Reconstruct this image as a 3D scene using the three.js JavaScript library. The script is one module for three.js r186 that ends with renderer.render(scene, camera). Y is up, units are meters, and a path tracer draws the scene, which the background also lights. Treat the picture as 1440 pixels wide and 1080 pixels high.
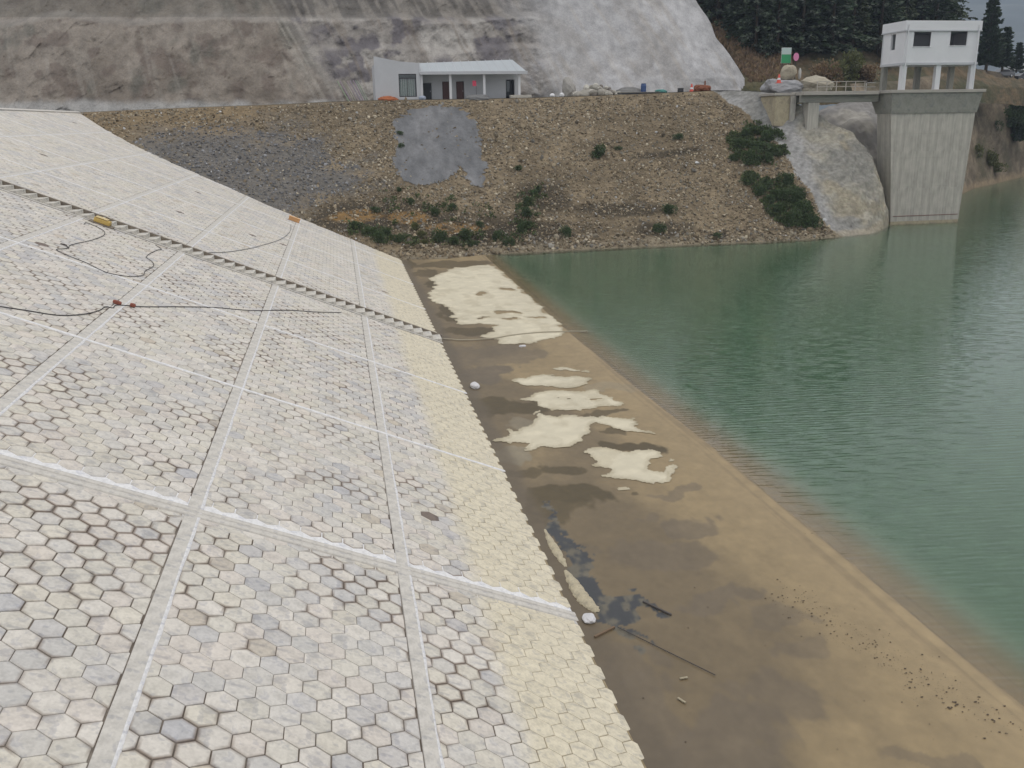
import * as THREE from 'three';
import { mergeGeometries } from 'three/addons/utils/BufferGeometryUtils.js';
import { RoundedBoxGeometry } from 'three/addons/geometries/RoundedBoxGeometry.js';

// ------------------------------------------------------------------ camera, sky, sun, exposure
const scene = new THREE.Scene();
const F = 1282, CAM_H = 12;                       // focal length in photo pixels (1440 x 1080), eye height above the lake
const RX = [0.98276045, 0.06546587, -0.17290494], RY = [-0.01508859, 0.96049052, 0.27790341], RZ = [0.18426675, -0.27050358, 0.94491988];
const camera = new THREE.PerspectiveCamera(45.68, 4 / 3, 0.1, 8000);
camera.matrixAutoUpdate = true;
{
  const m = new THREE.Matrix4().makeBasis(new THREE.Vector3(RX[0], RY[0], RZ[0]), new THREE.Vector3(RX[1], RY[1], RZ[1]), new THREE.Vector3(RX[2], RY[2], RZ[2]));
  camera.quaternion.setFromRotationMatrix(m); camera.position.set(0, CAM_H, 0);
}
const renderer = new THREE.WebGLRenderer({ antialias: true });
renderer.toneMapping = THREE.LinearToneMapping;
renderer.toneMappingExposure = 0.92;
renderer.shadowMap.enabled = true;

// seeded noise
function rng(seed) { let s = seed >>> 0; return () => { s = (s + 0x6D2B79F5) | 0; let t = Math.imul(s ^ (s >>> 15), 1 | s); t = (t + Math.imul(t ^ (t >>> 7), 61 | t)) ^ t; return ((t ^ (t >>> 14)) >>> 0) / 4294967296; }; }
const hash = (x, y, z = 0) => { let h = Math.imul(x | 0, 374761393) ^ Math.imul(y | 0, 668265263) ^ Math.imul(z | 0, 2147483647 - 1013); h = Math.imul(h ^ (h >>> 13), 1274126177); h ^= h >>> 16; return (h >>> 0) / 4294967296; };
const fade = t => t * t * (3 - 2 * t), lerp = (a, b, t) => a + (b - a) * t, clamp = (x, a = 0, b = 1) => Math.min(b, Math.max(a, x));
const sstep = (a, b, x) => fade(clamp((x - a) / (b - a)));
function vn(x, y, seed = 0, per = 0) {
  const xi = Math.floor(x), yi = Math.floor(y), fx = fade(x - xi), fy = fade(y - yi), w = per ? (v => ((v % per) + per) % per) : (v => v);
  const x0 = w(xi), x1 = w(xi + 1), y0 = w(yi), y1 = w(yi + 1);
  return lerp(lerp(hash(x0, y0, seed), hash(x1, y0, seed), fx), lerp(hash(x0, y1, seed), hash(x1, y1, seed), fx), fy);
}
function fbm(x, y, oct = 4, seed = 0, per = 0) { let s = 0, a = 0.5, n = 0; for (let i = 0; i < oct; i++) { s += a * vn(x, y, seed + i * 17, per); n += a; x *= 2; y *= 2; if (per) per *= 2; a *= 0.5; } return s / n; }
const vn3 = (x, y, z, s = 0) => { const k = Math.floor(z), f = fade(z - k); return lerp(vn(x, y, s + k * 101), vn(x, y, s + (k + 1) * 101), f); };
const fbm3 = (x, y, z, o = 4, s = 0) => { let r = 0, a = 0.5, n = 0; for (let i = 0; i < o; i++) { r += a * vn3(x, y, z, s + i * 13); n += a; x *= 2.03; y *= 2.03; z *= 2.03; a *= 0.5; } return r / n; };

{ // overcast sky
  const w = 256, h = 128, d = new Float32Array(w * h * 4);
  for (let j = 0; j < h; j++) for (let i = 0; i < w; i++) {
    const el = ((j + 0.5) / h - 0.5) * Math.PI, s = Math.max(0, Math.sin(el)), k = (j * w + i) * 4;
    const cl = 0.86 + 0.28 * fbm(i / w * 8, j / h * 8, 4, 5, 8);
    const b = (0.80 + 0.36 * s) * cl;
    d[k] = b * 0.975; d[k + 1] = b * 0.995; d[k + 2] = b * 1.03; d[k + 3] = 1;
  }
  const t = new THREE.DataTexture(d, w, h, THREE.RGBAFormat, THREE.FloatType);
  t.mapping = THREE.EquirectangularReflectionMapping; t.magFilter = THREE.LinearFilter; t.needsUpdate = true;
  scene.background = t; scene.environment = t;
}
const sun = new THREE.DirectionalLight(0xfff4e6, 0.85);
sun.position.set(30, 90, 25); sun.castShadow = true; sun.shadow.radius = 45;
sun.shadow.mapSize.set(2048, 2048);
Object.assign(sun.shadow.camera, { left: -120, right: 120, top: 140, bottom: -140, near: 1, far: 400 });
scene.add(sun);
scene.fog = new THREE.FogExp2(0xb9c8de, 0.00024);

// ------------------------------------------------------------------ photo pixel -> place
const ray = (px, py) => { const c = [px - 720, 540 - py, -F]; return [RX, RY, RZ].map(r => r[0] * c[0] + r[1] * c[1] + r[2] * c[2]); };
const ground = (px, py, y = 0) => { const d = ray(px, py), t = (y - CAM_H) / d[1]; return [t * d[0], y, t * d[2]]; };
const at = (px, py, D) => { const d = ray(px, py), t = -D / d[2]; return [t * d[0], CAM_H + t * d[1], -D]; };
const XT = 5.18, K = 0.42148, CA = 0.9215, SA = 0.38839;          // toe, gradient, cosine and sine of the dam face
const onDam = (px, py) => { const d = ray(px, py), t = (K * XT - CAM_H) / (d[1] + K * d[0]); return [t * d[0], CAM_H + t * d[1], t * d[2]]; };
const damSA = (px, py) => { const p = onDam(px, py); return [(XT - p[0]) / CA, -p[2]]; };      // (slope distance above the toe, distance along the dam)

// ------------------------------------------------------------------ helpers
const taken = new Map();
const numbered = n => { const k = taken.get(n) ?? 0; taken.set(n, k + 1); return k ? `${n}_${String(k).padStart(3, '0')}` : n; };
const shade = o => { o.traverse(m => { if (m.isMesh) { m.castShadow = true; m.receiveShadow = true; } }); return o; };
function mesh(name, geo, mat, parent) { const m = new THREE.Mesh(geo, mat); m.name = parent ? name : numbered(name); m.castShadow = m.receiveShadow = true; (parent ?? scene).add(m); return m; }
function tag(o, label, category, group) { o.userData.label = label; o.userData.category = category; if (group) o.userData.group = group; return o; }
function struct(o, label) { o.userData.kind = 'structure'; if (label) o.userData.label = label; return o; }
function thing(name, label, category, pos = [0, 0, 0], turn = 0, group) { const g = new THREE.Group(); g.name = numbered(name); g.position.set(...pos); g.rotation.y = turn; scene.add(g); return tag(g, label, category, group); }
class Geo {
  constructor() { this.p = []; this.u = []; this.c = []; this.i = []; }
  v(x, y, z, u = 0, v = 0, c) { this.p.push(x, y, z); this.u.push(u, v); if (c) this.c.push(c[0], c[1], c[2]); return this.p.length / 3 - 1; }
  t(a, b, c) { this.i.push(a, b, c); }
  q(a, b, c, d) { this.i.push(a, b, c, a, c, d); }
  build(flat) {
    let g = new THREE.BufferGeometry();
    g.setAttribute('position', new THREE.Float32BufferAttribute(this.p, 3)); g.setAttribute('uv', new THREE.Float32BufferAttribute(this.u, 2));
    if (this.c.length) g.setAttribute('color', new THREE.Float32BufferAttribute(this.c, 3));
    g.setIndex(this.i); if (flat) g = g.toNonIndexed(); g.computeVertexNormals(); return g;
  }
}
function grid(nu, nv, f, flip) {       // f(i, j) -> {p:[x,y,z], uv:[u,v], c:[r,g,b]}
  const g = new Geo();
  for (let j = 0; j <= nv; j++) for (let i = 0; i <= nu; i++) { const r = f(i / nu, j / nv, i, j); g.v(...r.p, ...r.uv, r.c); }
  for (let j = 0; j < nv; j++) for (let i = 0; i < nu; i++) { const a = j * (nu + 1) + i, b = a + 1, c = a + nu + 2, d = a + nu + 1; flip ? g.q(a, d, c, b) : g.q(a, b, c, d); }
  return g.build();
}
const box = (w, h, d, x = 0, y = 0, z = 0, r = 0) => { const g = r ? new RoundedBoxGeometry(w, h, d, 1, r) : new THREE.BoxGeometry(w, h, d); g.translate(x, y, z); return g; };
const bx = (x0, x1, y0, y1, z0, z1, r = 0) => box(x1 - x0, y1 - y0, z1 - z0, (x0 + x1) / 2, (y0 + y1) / 2, (z0 + z1) / 2, r);
const merge = gs => mergeGeometries(gs.map(g => { const n = g.index ? g.toNonIndexed() : g; for (const k of Object.keys(n.attributes)) if (!['position', 'normal', 'uv'].includes(k)) n.deleteAttribute(k); return n; }));
function interp(tab, x) { if (x <= tab[0][0]) return tab[0].slice(1); for (let i = 1; i < tab.length; i++) if (x <= tab[i][0]) { const a = tab[i - 1], b = tab[i], t = (x - a[0]) / (b[0] - a[0]); return a.slice(1).map((v, k) => lerp(v, b[k + 1], t)); } return tab[tab.length - 1].slice(1); }
const mix3 = (a, b, t) => [lerp(a[0], b[0], t), lerp(a[1], b[1], t), lerp(a[2], b[2], t)];
const mul3 = (a, k) => [a[0] * k, a[1] * k, a[2] * k];
function inPoly(x, y, P) { let c = false; for (let i = 0, j = P.length - 1; i < P.length; j = i++) { const [xi, yi] = P[i], [xj, yj] = P[j]; if ((yi > y) !== (yj > y) && x < (xj - xi) * (y - yi) / (yj - yi) + xi) c = !c; } return c; }

// ------------------------------------------------------------------ textures (tileable grain)
function tex(n, f, srgb, rep) {
  const d = new Uint8Array(n * n * 4);
  for (let j = 0; j < n; j++) for (let i = 0; i < n; i++) { const c = f(i / n, j / n), k = (j * n + i) * 4; for (let q = 0; q < 3; q++) d[k + q] = 255 * clamp(Array.isArray(c) ? c[q] : c); d[k + 3] = 255; }
  const t = new THREE.DataTexture(d, n, n); t.wrapS = t.wrapT = THREE.RepeatWrapping; t.magFilter = THREE.LinearFilter; t.minFilter = THREE.LinearMipmapLinearFilter; t.generateMipmaps = true;
  if (srgb) t.colorSpace = THREE.SRGBColorSpace; if (rep) t.repeat.set(rep, rep); t.needsUpdate = true; return t;
}
// mottled cast concrete: cloudy stains, fine pores
const T_conc = tex(512, (u, v) => {
  const a = fbm(u * 6, v * 6, 5, 11, 6), b = fbm(u * 24, v * 24, 4, 31, 24), p = hash(Math.floor(u * 512), Math.floor(v * 512), 3);
  const st = sstep(0.56, 0.72, fbm(u * 9, v * 9, 4, 71, 9));
  const k = 0.95 + 0.16 * (a - 0.5) + 0.12 * (b - 0.5) + 0.04 * (p - 0.5);
  return [k * (1 - 0.085 * st), k * (1 - 0.08 * st), k * (1 - 0.06 * st)];
}, true);
const T_fine = tex(256, (u, v) => 0.965 + 0.05 * (fbm(u * 5, v * 5, 5, 15, 5) - 0.5) + 0.03 * (hash(u * 256, v * 256, 6) - 0.5), true);
const T_concB = tex(256, (u, v) => 0.5 + 0.6 * (fbm(u * 20, v * 20, 4, 9, 20) - 0.5) + 0.2 * (hash(u * 256, v * 256, 7) - 0.5));
const T_rock = tex(512, (u, v) => { const a = fbm(u * 8, v * 8, 6, 41, 8), b = fbm(u * 30, v * 12, 4, 51, 6 * 2); return 0.93 + 0.24 * (a - 0.5) + 0.10 * (vn(u * 64, v * 64, 5, 64) - 0.5); }, true);
const T_rockB = tex(512, (u, v) => { const a = 1 - Math.abs(2 * fbm(u * 8, v * 8, 5, 61, 8) - 1); return 0.6 * a + 0.4 * fbm(u * 32, v * 32, 4, 66, 32); });
const T_soil = tex(512, (u, v) => { const k = 0.9 + 0.34 * (fbm(u * 16, v * 16, 5, 81, 16) - 0.5) + 0.16 * (hash(u * 512, v * 512, 2) - 0.5); return [k, k * 0.99, k * 0.97]; }, true);
const T_silt = tex(512, (u, v) => 0.95 + 0.10 * (fbm(u * 6, v * 6, 6, 91, 6) - 0.5) + 0.05 * (hash(u * 512, v * 512, 4) - 0.5), true);
const T_siltB = tex(256, (u, v) => fbm(u * 12, v * 12, 5, 95, 12));
const T_board = tex(256, (u, v) => { const b = Math.floor(u * 16); return 0.93 + 0.07 * (hash(b, 3, 8) - 0.5) + 0.24 * (fbm(u * 40, v * 3, 4, 23, 0) - 0.5) * 0.8 + 0.12 * (fbm(u * 6, v * 6, 4, 27, 6) - 0.5) + 0.08 * (hash(u * 256, v * 256, 1) - 0.5); }, true);
// wind ripples with long crests along u
const T_wave = tex(1024, (u, v) => {
  const w1 = fbm(u * 10 + 2 * vn(u * 4, v * 8, 3, 4), v * 34, 3, 7, 2) * 0;
  let h = 0;
  for (const [fu, fv, ph, am] of [[1, 22, 0.1, 0.5], [-2, 27, 0.7, 0.5], [3, 19, 0.33, 0.4], [2, 33, 0.9, 0.4], [-4, 38, 0.2, 0.3], [6, 29, 0.55, 0.25], [-7, 45, 0.8, 0.2]]) {
    const m = 0.35 + 1.3 * vn(u * 6 + fv, v * 6, fv, 6);
    h += am * m * Math.sin(2 * Math.PI * (fu * u + fv * v + ph + 0.35 * vn(u * 8, v * 8, fv + 3, 8)));
  }
  return 0.5 + 0.13 * h + 0.14 * (fbm(u * 40, v * 80, 3, 77, 40) - 0.5) + w1;
});
T_wave.generateMipmaps = false; T_wave.minFilter = THREE.LinearFilter;

const std = (o) => new THREE.MeshStandardMaterial({ roughness: 0.9, metalness: 0, ...o });
const rgb = (r, g, b) => new THREE.Color().setRGB(r, g, b);
const M = {
  block: std({ vertexColors: true, map: T_conc, bumpMap: T_concB, bumpScale: 0.004, roughness: 0.85 }),
  rib: std({ color: rgb(0.58, 0.55, 0.50), map: T_conc, bumpMap: T_concB, bumpScale: 0.004, roughness: 0.9 }),
  mortar: std({ color: rgb(0.75, 0.74, 0.735), map: T_conc, bumpMap: T_concB, bumpScale: 0.006, roughness: 0.95 }),
  bed: std({ vertexColors: true, map: T_soil, roughness: 1 }),
  step: std({ color: rgb(0.58, 0.55, 0.49), map: T_conc, roughness: 0.9 }),
  darkBrown: std({ color: rgb(0.22, 0.185, 0.145), map: T_conc, roughness: 0.95 }),  // dark brown for the stair kerb and parts of the tool box
  wetSilt: std({ vertexColors: true, map: T_silt, bumpMap: T_siltB, bumpScale: 0.006, roughness: 0.55 }),
  drySilt: std({ vertexColors: true, map: T_silt, bumpMap: T_siltB, bumpScale: 0.008, roughness: 0.95 }),
  soil: std({ vertexColors: true, map: T_soil, bumpMap: T_rockB, bumpScale: 0.12, roughness: 1 }),
  rock: std({ vertexColors: true, map: T_rock, bumpMap: T_rockB, bumpScale: 0.16, roughness: 0.95 }),
  shot: std({ vertexColors: true, map: T_rock, bumpMap: T_rockB, bumpScale: 0.05, roughness: 0.92 }),
  white: std({ color: rgb(0.70, 0.70, 0.715), map: T_fine, roughness: 0.7 }),
  wall: std({ color: rgb(0.50, 0.51, 0.53), map: T_fine, roughness: 0.8 }),
  shaft: std({ color: rgb(0.49, 0.46, 0.405), map: T_board, roughness: 0.92 }),
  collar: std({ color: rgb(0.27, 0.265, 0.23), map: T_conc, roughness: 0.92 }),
  deck: std({ color: rgb(0.42, 0.39, 0.345), map: T_conc, roughness: 0.92 }),
  tanConc: std({ color: rgb(0.42, 0.36, 0.25), map: T_conc, roughness: 0.95 }),
  dark: std({ color: rgb(0.03, 0.03, 0.035), roughness: 0.6 }),
  door: std({ color: rgb(0.075, 0.03, 0.025), roughness: 0.6 }),
  frame: std({ color: rgb(0.55, 0.55, 0.55), roughness: 0.5, metalness: 0.3 }),
  glass: new THREE.MeshPhysicalMaterial({ color: rgb(0.8, 0.85, 0.85), transmission: 1, thickness: 0, roughness: 0.05, ior: 1.5 }),
};

// ------------------------------------------------------------------ dam face: local axes (s up the slope, n out of it, a along the dam)
const dam = thing('dam_embankment', 'sloping dam face paved with pale hexagonal concrete blocks between raised concrete ribs', 'dam', [XT, 0, 0]);
dam.quaternion.setFromRotationMatrix(new THREE.Matrix4().makeBasis(new THREE.Vector3(-CA, SA, 0), new THREE.Vector3(SA, CA, 0), new THREE.Vector3(0, 0, -1)));
const toWorld = (s, n, a) => [XT - s * CA + n * SA, s * SA + n * CA, -a];
const FAR = [[-1, 83.2], [0, 83.6], [1.9, 85.2], [5.65, 86.2], [11, 87.4], [20.3, 92.3], [26.2, 96], [31, 102], [34.6, 108.5]];
const aFar = s => interp(FAR, s)[0];
const CREST = 34.5, A0 = 7.5;
const RIBS = [4.58, 9.55, 14.53, 19.6, 24.6, 29.6], RW = 0.165;       // long ribs, half width
const siltAt = (s, a) => { const e = 2.72 + 0.35 * (fbm(a * 0.12, 3.1, 3, 12) - 0.5) + 0.3 * (fbm(s * 1.4, a * 1.1, 4, 13) - 0.5); return sstep(e + 0.38, e - 0.42, s); };
const SILT = [0.67, 0.605, 0.46];
const crossings = [{ a: 9.7, w: 0.14 }, { a: 19.75, w: 0.27, w2: 0.21, wide: 1 }, { a: 29.85, w: 0.07 }, { a: 39.75, w: 0.07 }, { a: 50.5, w: 0.86, stair: 1 }, { a: 59.7, w: 0.07 }, { a: 69.6, w: 0.07 }, { a: 79.5, w: 0.07 }, { a: 89.5, w: 0.07 }, { a: 99.5, w: 0.07 }];
{
  const R = rng(77);
  // earth and mortar under the blocks
  const bed = grid(70, 210, (u, v) => {
    const s = -0.12 + u * (CREST + 0.12), am = aFar(s) + 0.25, a = A0 - 3 + v * (am - A0 + 3), sl = siltAt(s, a);
    const d = fbm(s * 0.35, a * 0.35, 4, 19), e = fbm(s * 1.7, a * 1.7, 3, 29);
    let c = mix3([0.12, 0.092, 0.072], [0.30, 0.275, 0.245], sstep(0.40, 0.62, 0.6 * d + 0.4 * e));
    c = mix3(c, [0.36, 0.29, 0.175], sl * 0.85);
    return { p: [s, -0.020, a], uv: [s / 1.5, a / 1.5], c };
  }, true);
  mesh('mortar_bed', bed, M.bed, dam);
  // fill below the face, the crest and the end towards the far bank
  const g = new Geo(); const N = 60;
  for (let k = 0; k <= N; k++) { const s = -0.12 + k / N * (CREST + 0.12), a = aFar(s) + 0.25; g.v(s, -0.05, a, k / 4, 0, [0.3, 0.28, 0.25]); g.v(s, -1.6, a + 0.3, k / 4, 1, [0.2, 0.16, 0.12]); if (k) { const b = (k - 1) * 2; g.q(b, b + 1, b + 3, b + 2); } }
  mesh('end_fill', g.build(), M.bed, dam);

  // long ribs
  for (const s of RIBS) {
    const a1 = aFar(s) + 0.1, pos = [];
    const gg = new Geo(), n = Math.round((a1 - A0) / 0.5);
    for (let k = 0; k <= n; k++) {
      const a = lerp(A0, a1, k / n), j = 0.012 * (vn(a * 0.9, s, 3) - 0.5), h = 0.012 + 0.01 * (vn(a * 0.4, s, 8) - 0.5), b = s + 0.05 + j;
      for (const [ds, dn, u] of [[-RW, -0.05, 0], [-RW + 0.004, h - 0.012, 0.1], [-RW + 0.018, h, 0.12], [RW - 0.018, h, 0.38], [RW - 0.004, h - 0.012, 0.4], [RW, -0.05, 0.5]]) gg.v(b + ds * 0.9, dn, a, u, a / 1.2 + s);
      if (k) for (let q = 0; q < 5; q++) { const A = (k - 1) * 6 + q; gg.q(A, A + 6, A + 7, A + 1); }
    }
    const rib = mesh('rib', gg.build(), M.rib, dam);
    // white mortar fillet on the lower side
    const gm = new Geo(), nm = Math.round((a1 - A0) / 0.16);
    for (let k = 0; k <= nm; k++) {
      const a = lerp(A0, a1, k / nm), w = 0.05 + 0.07 * fbm(a * 1.5, s, 4, 44), x1 = s - 0.08, x0 = x1 - w;
      gm.v(x1, 0.009, a, 0, a); gm.v(x0 + 0.02, 0.006 + 0.005 * vn(a * 5, 2), a, 0.1, a); gm.v(x0, -0.03, a, 0.14, a);
      if (k) for (let q = 0; q < 2; q++) { const A = (k - 1) * 3 + q; gm.q(A, A + 1, A + 4, A + 3); }
    }
    mesh('mortar_fillet', gm.build(), M.mortar, rib);
  }
  // ribs down the slope
  const strip = (a0, a1, h, s0, s1, seed, rough) => {
    const gg = new Geo(), n = Math.round((s1 - s0) / 0.16);
    for (let k = 0; k <= n; k++) {
      const s = lerp(s0, s1, k / n), e = rough * (fbm(s * 2.2, seed, 3, seed) - 0.5), f = rough * (fbm(s * 2.2, seed + 5, 3, seed) - 0.5), hh = h + 0.006 * (vn(s * 0.7, seed) - 0.5);
      gg.v(s, -0.05, a0 + e, s / 1.2, 0); gg.v(s, hh, a0 + 0.012 + e, s / 1.2, 0.05); gg.v(s, hh, a1 - 0.012 + f, s / 1.2, 0.05 + (a1 - a0) / 1.2); gg.v(s, -0.05, a1 + f, s / 1.2, 0.1 + (a1 - a0) / 1.2);
      if (k) for (let q = 0; q < 3; q++) { const A = (k - 1) * 4 + q; gg.q(A, A + 1, A + 5, A + 4); }
    }
    return gg.build();
  };
  const sMax = a => { let s = CREST; while (s > 0 && aFar(s) < a) s -= 0.2; let lo = 0; return [lo, CREST]; };
  for (const c of crossings) {
    if (c.stair) continue;
    let s0 = 0; while (s0 < CREST && aFar(s0) < c.a + 0.3) s0 += 0.2;
    if (c.wide) {
      mesh('rib', strip(c.a - 0.24, c.a - 0.010, 0.014, s0 - 0.05, CREST, 3, 0.012), M.rib, dam);
      const r2 = mesh('rib', strip(c.a + 0.010, c.a + 0.20, 0.016, s0 - 0.05, CREST, 9, 0.012), M.rib, dam);
      mesh('mortar_fillet', strip(c.a + 0.19, c.a + 0.80, -0.006, s0, CREST, 15, 0.02), M.mortar, r2);
      mesh('mortar_fillet', strip(c.a - 0.55, c.a - 0.24, -0.009, s0, CREST, 21, 0.03), M.rib, r2);
    } else mesh('rib', strip(c.a - 0.085, c.a + 0.09, 0.014, s0, CREST, 4 + c.a, 0.045), M.mortar, dam);
  }
  // hexagonal blocks
  const W = 0.52, S = 0.3, edgesS = [-0.3, ...RIBS, CREST], bounds = [A0, ...crossings.flatMap(c => [c.a - c.w, c.a + (c.w2 ?? c.w)]), 130];
  const clip = (P, ax, lim, keepLess) => { const o = []; for (let i = 0; i < P.length; i++) { const A = P[i], B = P[(i + 1) % P.length], ia = keepLess ? A[ax] <= lim : A[ax] >= lim, ib = keepLess ? B[ax] <= lim : B[ax] >= lim; if (ia) o.push(A); if (ia !== ib) { const t = (lim - A[ax]) / (B[ax] - A[ax]); o.push([lerp(A[0], B[0], t), lerp(A[1], B[1], t)]); } } return o; };
  const area = P => { let s = 0; for (let i = 0; i < P.length; i++) { const [a, b] = P[i], [c, d] = P[(i + 1) % P.length]; s += a * d - b * c; } return Math.abs(s) / 2; };
  const list = [];
  for (let ps = 0; ps + 1 < edgesS.length; ps++) for (let pa = 0; pa + 1 < bounds.length; pa += 2) {
    const s0 = ps ? edgesS[ps] + 0.21 : -0.3, s1 = ps + 2 < edgesS.length ? edgesS[ps + 1] - 0.13 : CREST, a0 = bounds[pa], a1 = bounds[pa + 1];
    const oS = s0 + (ps ? 0.02 : -0.06), wideNext = Math.abs(a0 - 19.96) < 0.05;
    const rows = Math.ceil((a1 - a0) / 0.45) + 2;
    for (let j = -1; j < rows; j++) for (let i = -1; i < Math.ceil((s1 - s0) / W) + 2; i++) {
      const cs = oS + (i + (j & 1 ? 0.5 : 0)) * W, ca = a0 + (wideNext ? 0.47 : 0.22) + j * 0.45;
      if (ca > aFar(cs) || cs < -0.06 || (wideNext && j < 0)) continue;
      let P = [[0, S], [W / 2, S / 2], [W / 2, -S / 2], [0, -S], [-W / 2, -S / 2], [-W / 2, S / 2]].map(([x, y]) => [cs + x, ca + y]);
      const full = area(P);
      P = clip(clip(clip(clip(P, 0, s0 + (ps ? 0 : -1), false), 0, s1, true), 1, a0, false), 1, a1, true);
      if (P.length < 3) continue;
      const ar = area(P) / full; if (ar < 0.14 || (wideNext && ca < a0 + 0.33 && ar < 0.97)) continue;
      // seen size
      const w = toWorld(cs, 0, ca), dx = w[0], dy = w[1] - CAM_H, dz = w[2], c = [0, 1, 2].map(k => RX[k] * dx + RY[k] * dy + RZ[k] * dz);
      const X = 720 + F * c[0] / -c[2], Y = 540 - F * c[1] / -c[2], r = Math.hypot(dx, dy, dz), ins = c[2] < 0 && X > 8 && X < 1432 && Y > 5 && Y < 1072;
      const cosv = -(dx * SA + dy * CA) / r;
      list.push({ P, cs, ca, ar, r, size: ins ? ar * cosv / (r * r) : 0 });
    }
  }
  list.sort((a, b) => b.size - a.size);
  const PAL = [[0.61, 0.565, 0.50], [0.63, 0.56, 0.48], [0.615, 0.57, 0.47], [0.55, 0.53, 0.495], [0.58, 0.55, 0.475], [0.655, 0.615, 0.555], [0.61, 0.55, 0.49]];
  const rest = new Geo();
  list.forEach((h, idx) => {
    const { P, cs, ca, r } = h, ox = P.reduce((t, p) => t + p[0], 0) / P.length, oa = P.reduce((t, p) => t + p[1], 0) / P.length;
    const far = r > 55, gr = fbm(cs * 0.3, ca * 0.3, 3, 200), dirt = fbm(cs * 0.55, ca * 0.55, 3, 210);
    let c = PAL[Math.floor((hash(Math.round(cs * 100), Math.round(ca * 100), 5) * 0.7 + gr * 0.6) * PAL.length) % PAL.length];
    c = mul3(mix3(c, [0.625, 0.585, 0.525], 0.45), 0.97 + 0.10 * R());
    if (gr > 0.56 && R() < 0.3) c = mix3(c, [0.47, 0.465, 0.47], 0.5);
    const q = R(); if (q < 0.0012) c = [0.19, 0.15, 0.125]; else if (q < 0.018) c = mix3(c, [0.46, 0.39, 0.30], 0.55); else if (q < 0.04) c = mix3(c, [0.43, 0.43, 0.45], 0.55);
    const gap = (0.004 + 0.008 * sstep(0.42, 0.62, dirt) + 0.003 * R() + 0.003 * sstep(25, 60, r)) * (1 - 0.35 * siltAt(cs, ca)), bev = 0.010, top = 0.004 * (R() - 0.5), tilt = [(R() - 0.5) * 0.02, (R() - 0.5) * 0.02];
    const own = idx < 300, g = own ? new Geo() : rest, bs = own ? ox : 0, ba = own ? oa : 0;
    const uo = R() * 7, vo = R() * 7, us = R() < 0.5 ? 1 : -1;
    const inset = (p, d) => { const vx = p[0] - ox, va = p[1] - oa, l = Math.hypot(vx, va), k = Math.max(0.3, 1 - d * 1.12 / l); return [ox + vx * k, oa + va * k]; };
    const put = (p, n, cc) => { const sl = siltAt(p[0], p[1]); const k = mix3(cc, mul3(SILT, 0.965 + 0.07 * vn(cs * 7.3, ca * 7.3, 2)), sl * 0.93); return g.v(p[0] - bs, n + tilt[0] * (p[0] - ox) + tilt[1] * (p[1] - oa), p[1] - ba, us * p[0] / 1.1 + uo, p[1] / 1.1 + vo, k); };
    const n = P.length, b0 = g.p.length / 3, mid = put([ox, oa], top + 0.001, c);
    // mould and mud caught along the joints of some blocks: patchy, by a noise of its own
    const mud = p => mix3(c, [0.20, 0.148, 0.112], 0.85 * sstep(0.47, 0.72, 0.62 * fbm(p[0] * 0.5, p[1] * 0.5, 3, 220) + 0.38 * vn(p[0] * 4.1, p[1] * 4.1, 230) + 0.07 * sstep(3, 9, p[0]) * sstep(26, 15, p[1])));
    const rings = far ? [] : [P.map(p => put(inset(p, gap + bev + 0.05), top + 0.0005, c))];
    rings.push(P.map(p => put(inset(p, gap + bev), top, far ? c : mud(p))));
    rings.push(P.map(p => put(inset(p, gap), top - (far ? 0.03 : 0.007), far ? c : mud(p))));
    if (!far) rings.push(P.map(p => put(inset(p, gap), -0.035, mud(p))));
    for (let k = 0; k < n; k++) {
      const k1 = (k + 1) % n;
      g.t(mid, rings[0][k], rings[0][k1]);
      for (let r2 = 0; r2 + 1 < rings.length; r2++) g.q(rings[r2][k], rings[r2 + 1][k], rings[r2 + 1][k1], rings[r2][k1]);
    }
    if (own) { const m = mesh('hexagonal_block', g.build(), M.block, dam); m.position.set(ox, 0, oa); }
  });
  console.log('hexagons', list.length);
  const hp = mesh('hexagonal_paving', rest.build(), M.block, dam); hp.userData.kind = 'stuff';
  // crest kerb and road
  const top = toWorld(CREST, 0, 0);
  mesh('crest_kerb', bx(CREST, CREST + 0.35, -0.4, 0.10, A0, aFar(CREST) + 0.3, 0.02), M.rib, dam);
}
{ // stair with a kerb darker than its steps on the far side
  const st = thing('concrete_stair', 'narrow concrete stair running straight down the paved dam face', 'stair', [0, 0, 0]);
  const pitch = 0.565, tread = pitch * CA, rise = pitch * SA;
  const geo = new RoundedBoxGeometry(tread + 0.03, rise + 0.16, 1.14, 1, 0.012);
  for (let k = 0; k < 61; k++) {
    const s = 0.05 + k * pitch, [x, y] = toWorld(s, 0, 0);
    const m = mesh('step', geo, M.step, st); m.position.set(x - tread / 2 + 0.02, y + rise - (rise + 0.16) / 2 + 0.012 * (hash(k, 3) - 0.5), -50.52);
  }
  for (const [z0, z1, h, m, name] of [[-51.3, -51.1, 0.205, M.darkBrown, 'kerb'], [-49.93, -49.72, 0.03, M.rib, 'side_strip']]) {
    const g = new Geo(), L = CREST;
    const cs = [[-0.05, -0.1], [-0.05, h], [L, h], [L, -0.1]];
    const P = []; for (const z of [z0, z1]) for (const [s, n] of cs) { const w = toWorld(s, n, 0); P.push([w[0], w[1], z]); }
    const G2 = new Geo(); for (const p of P) G2.v(p[0], p[1], p[2], p[0] / 2, p[1] / 2 + p[2]);
    G2.q(0, 3, 2, 1); G2.q(4, 5, 6, 7); G2.q(1, 2, 6, 5); G2.q(0, 1, 5, 4); G2.q(3, 7, 6, 2); 
    mesh(name, G2.build(true), m, st);
  }
}

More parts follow.
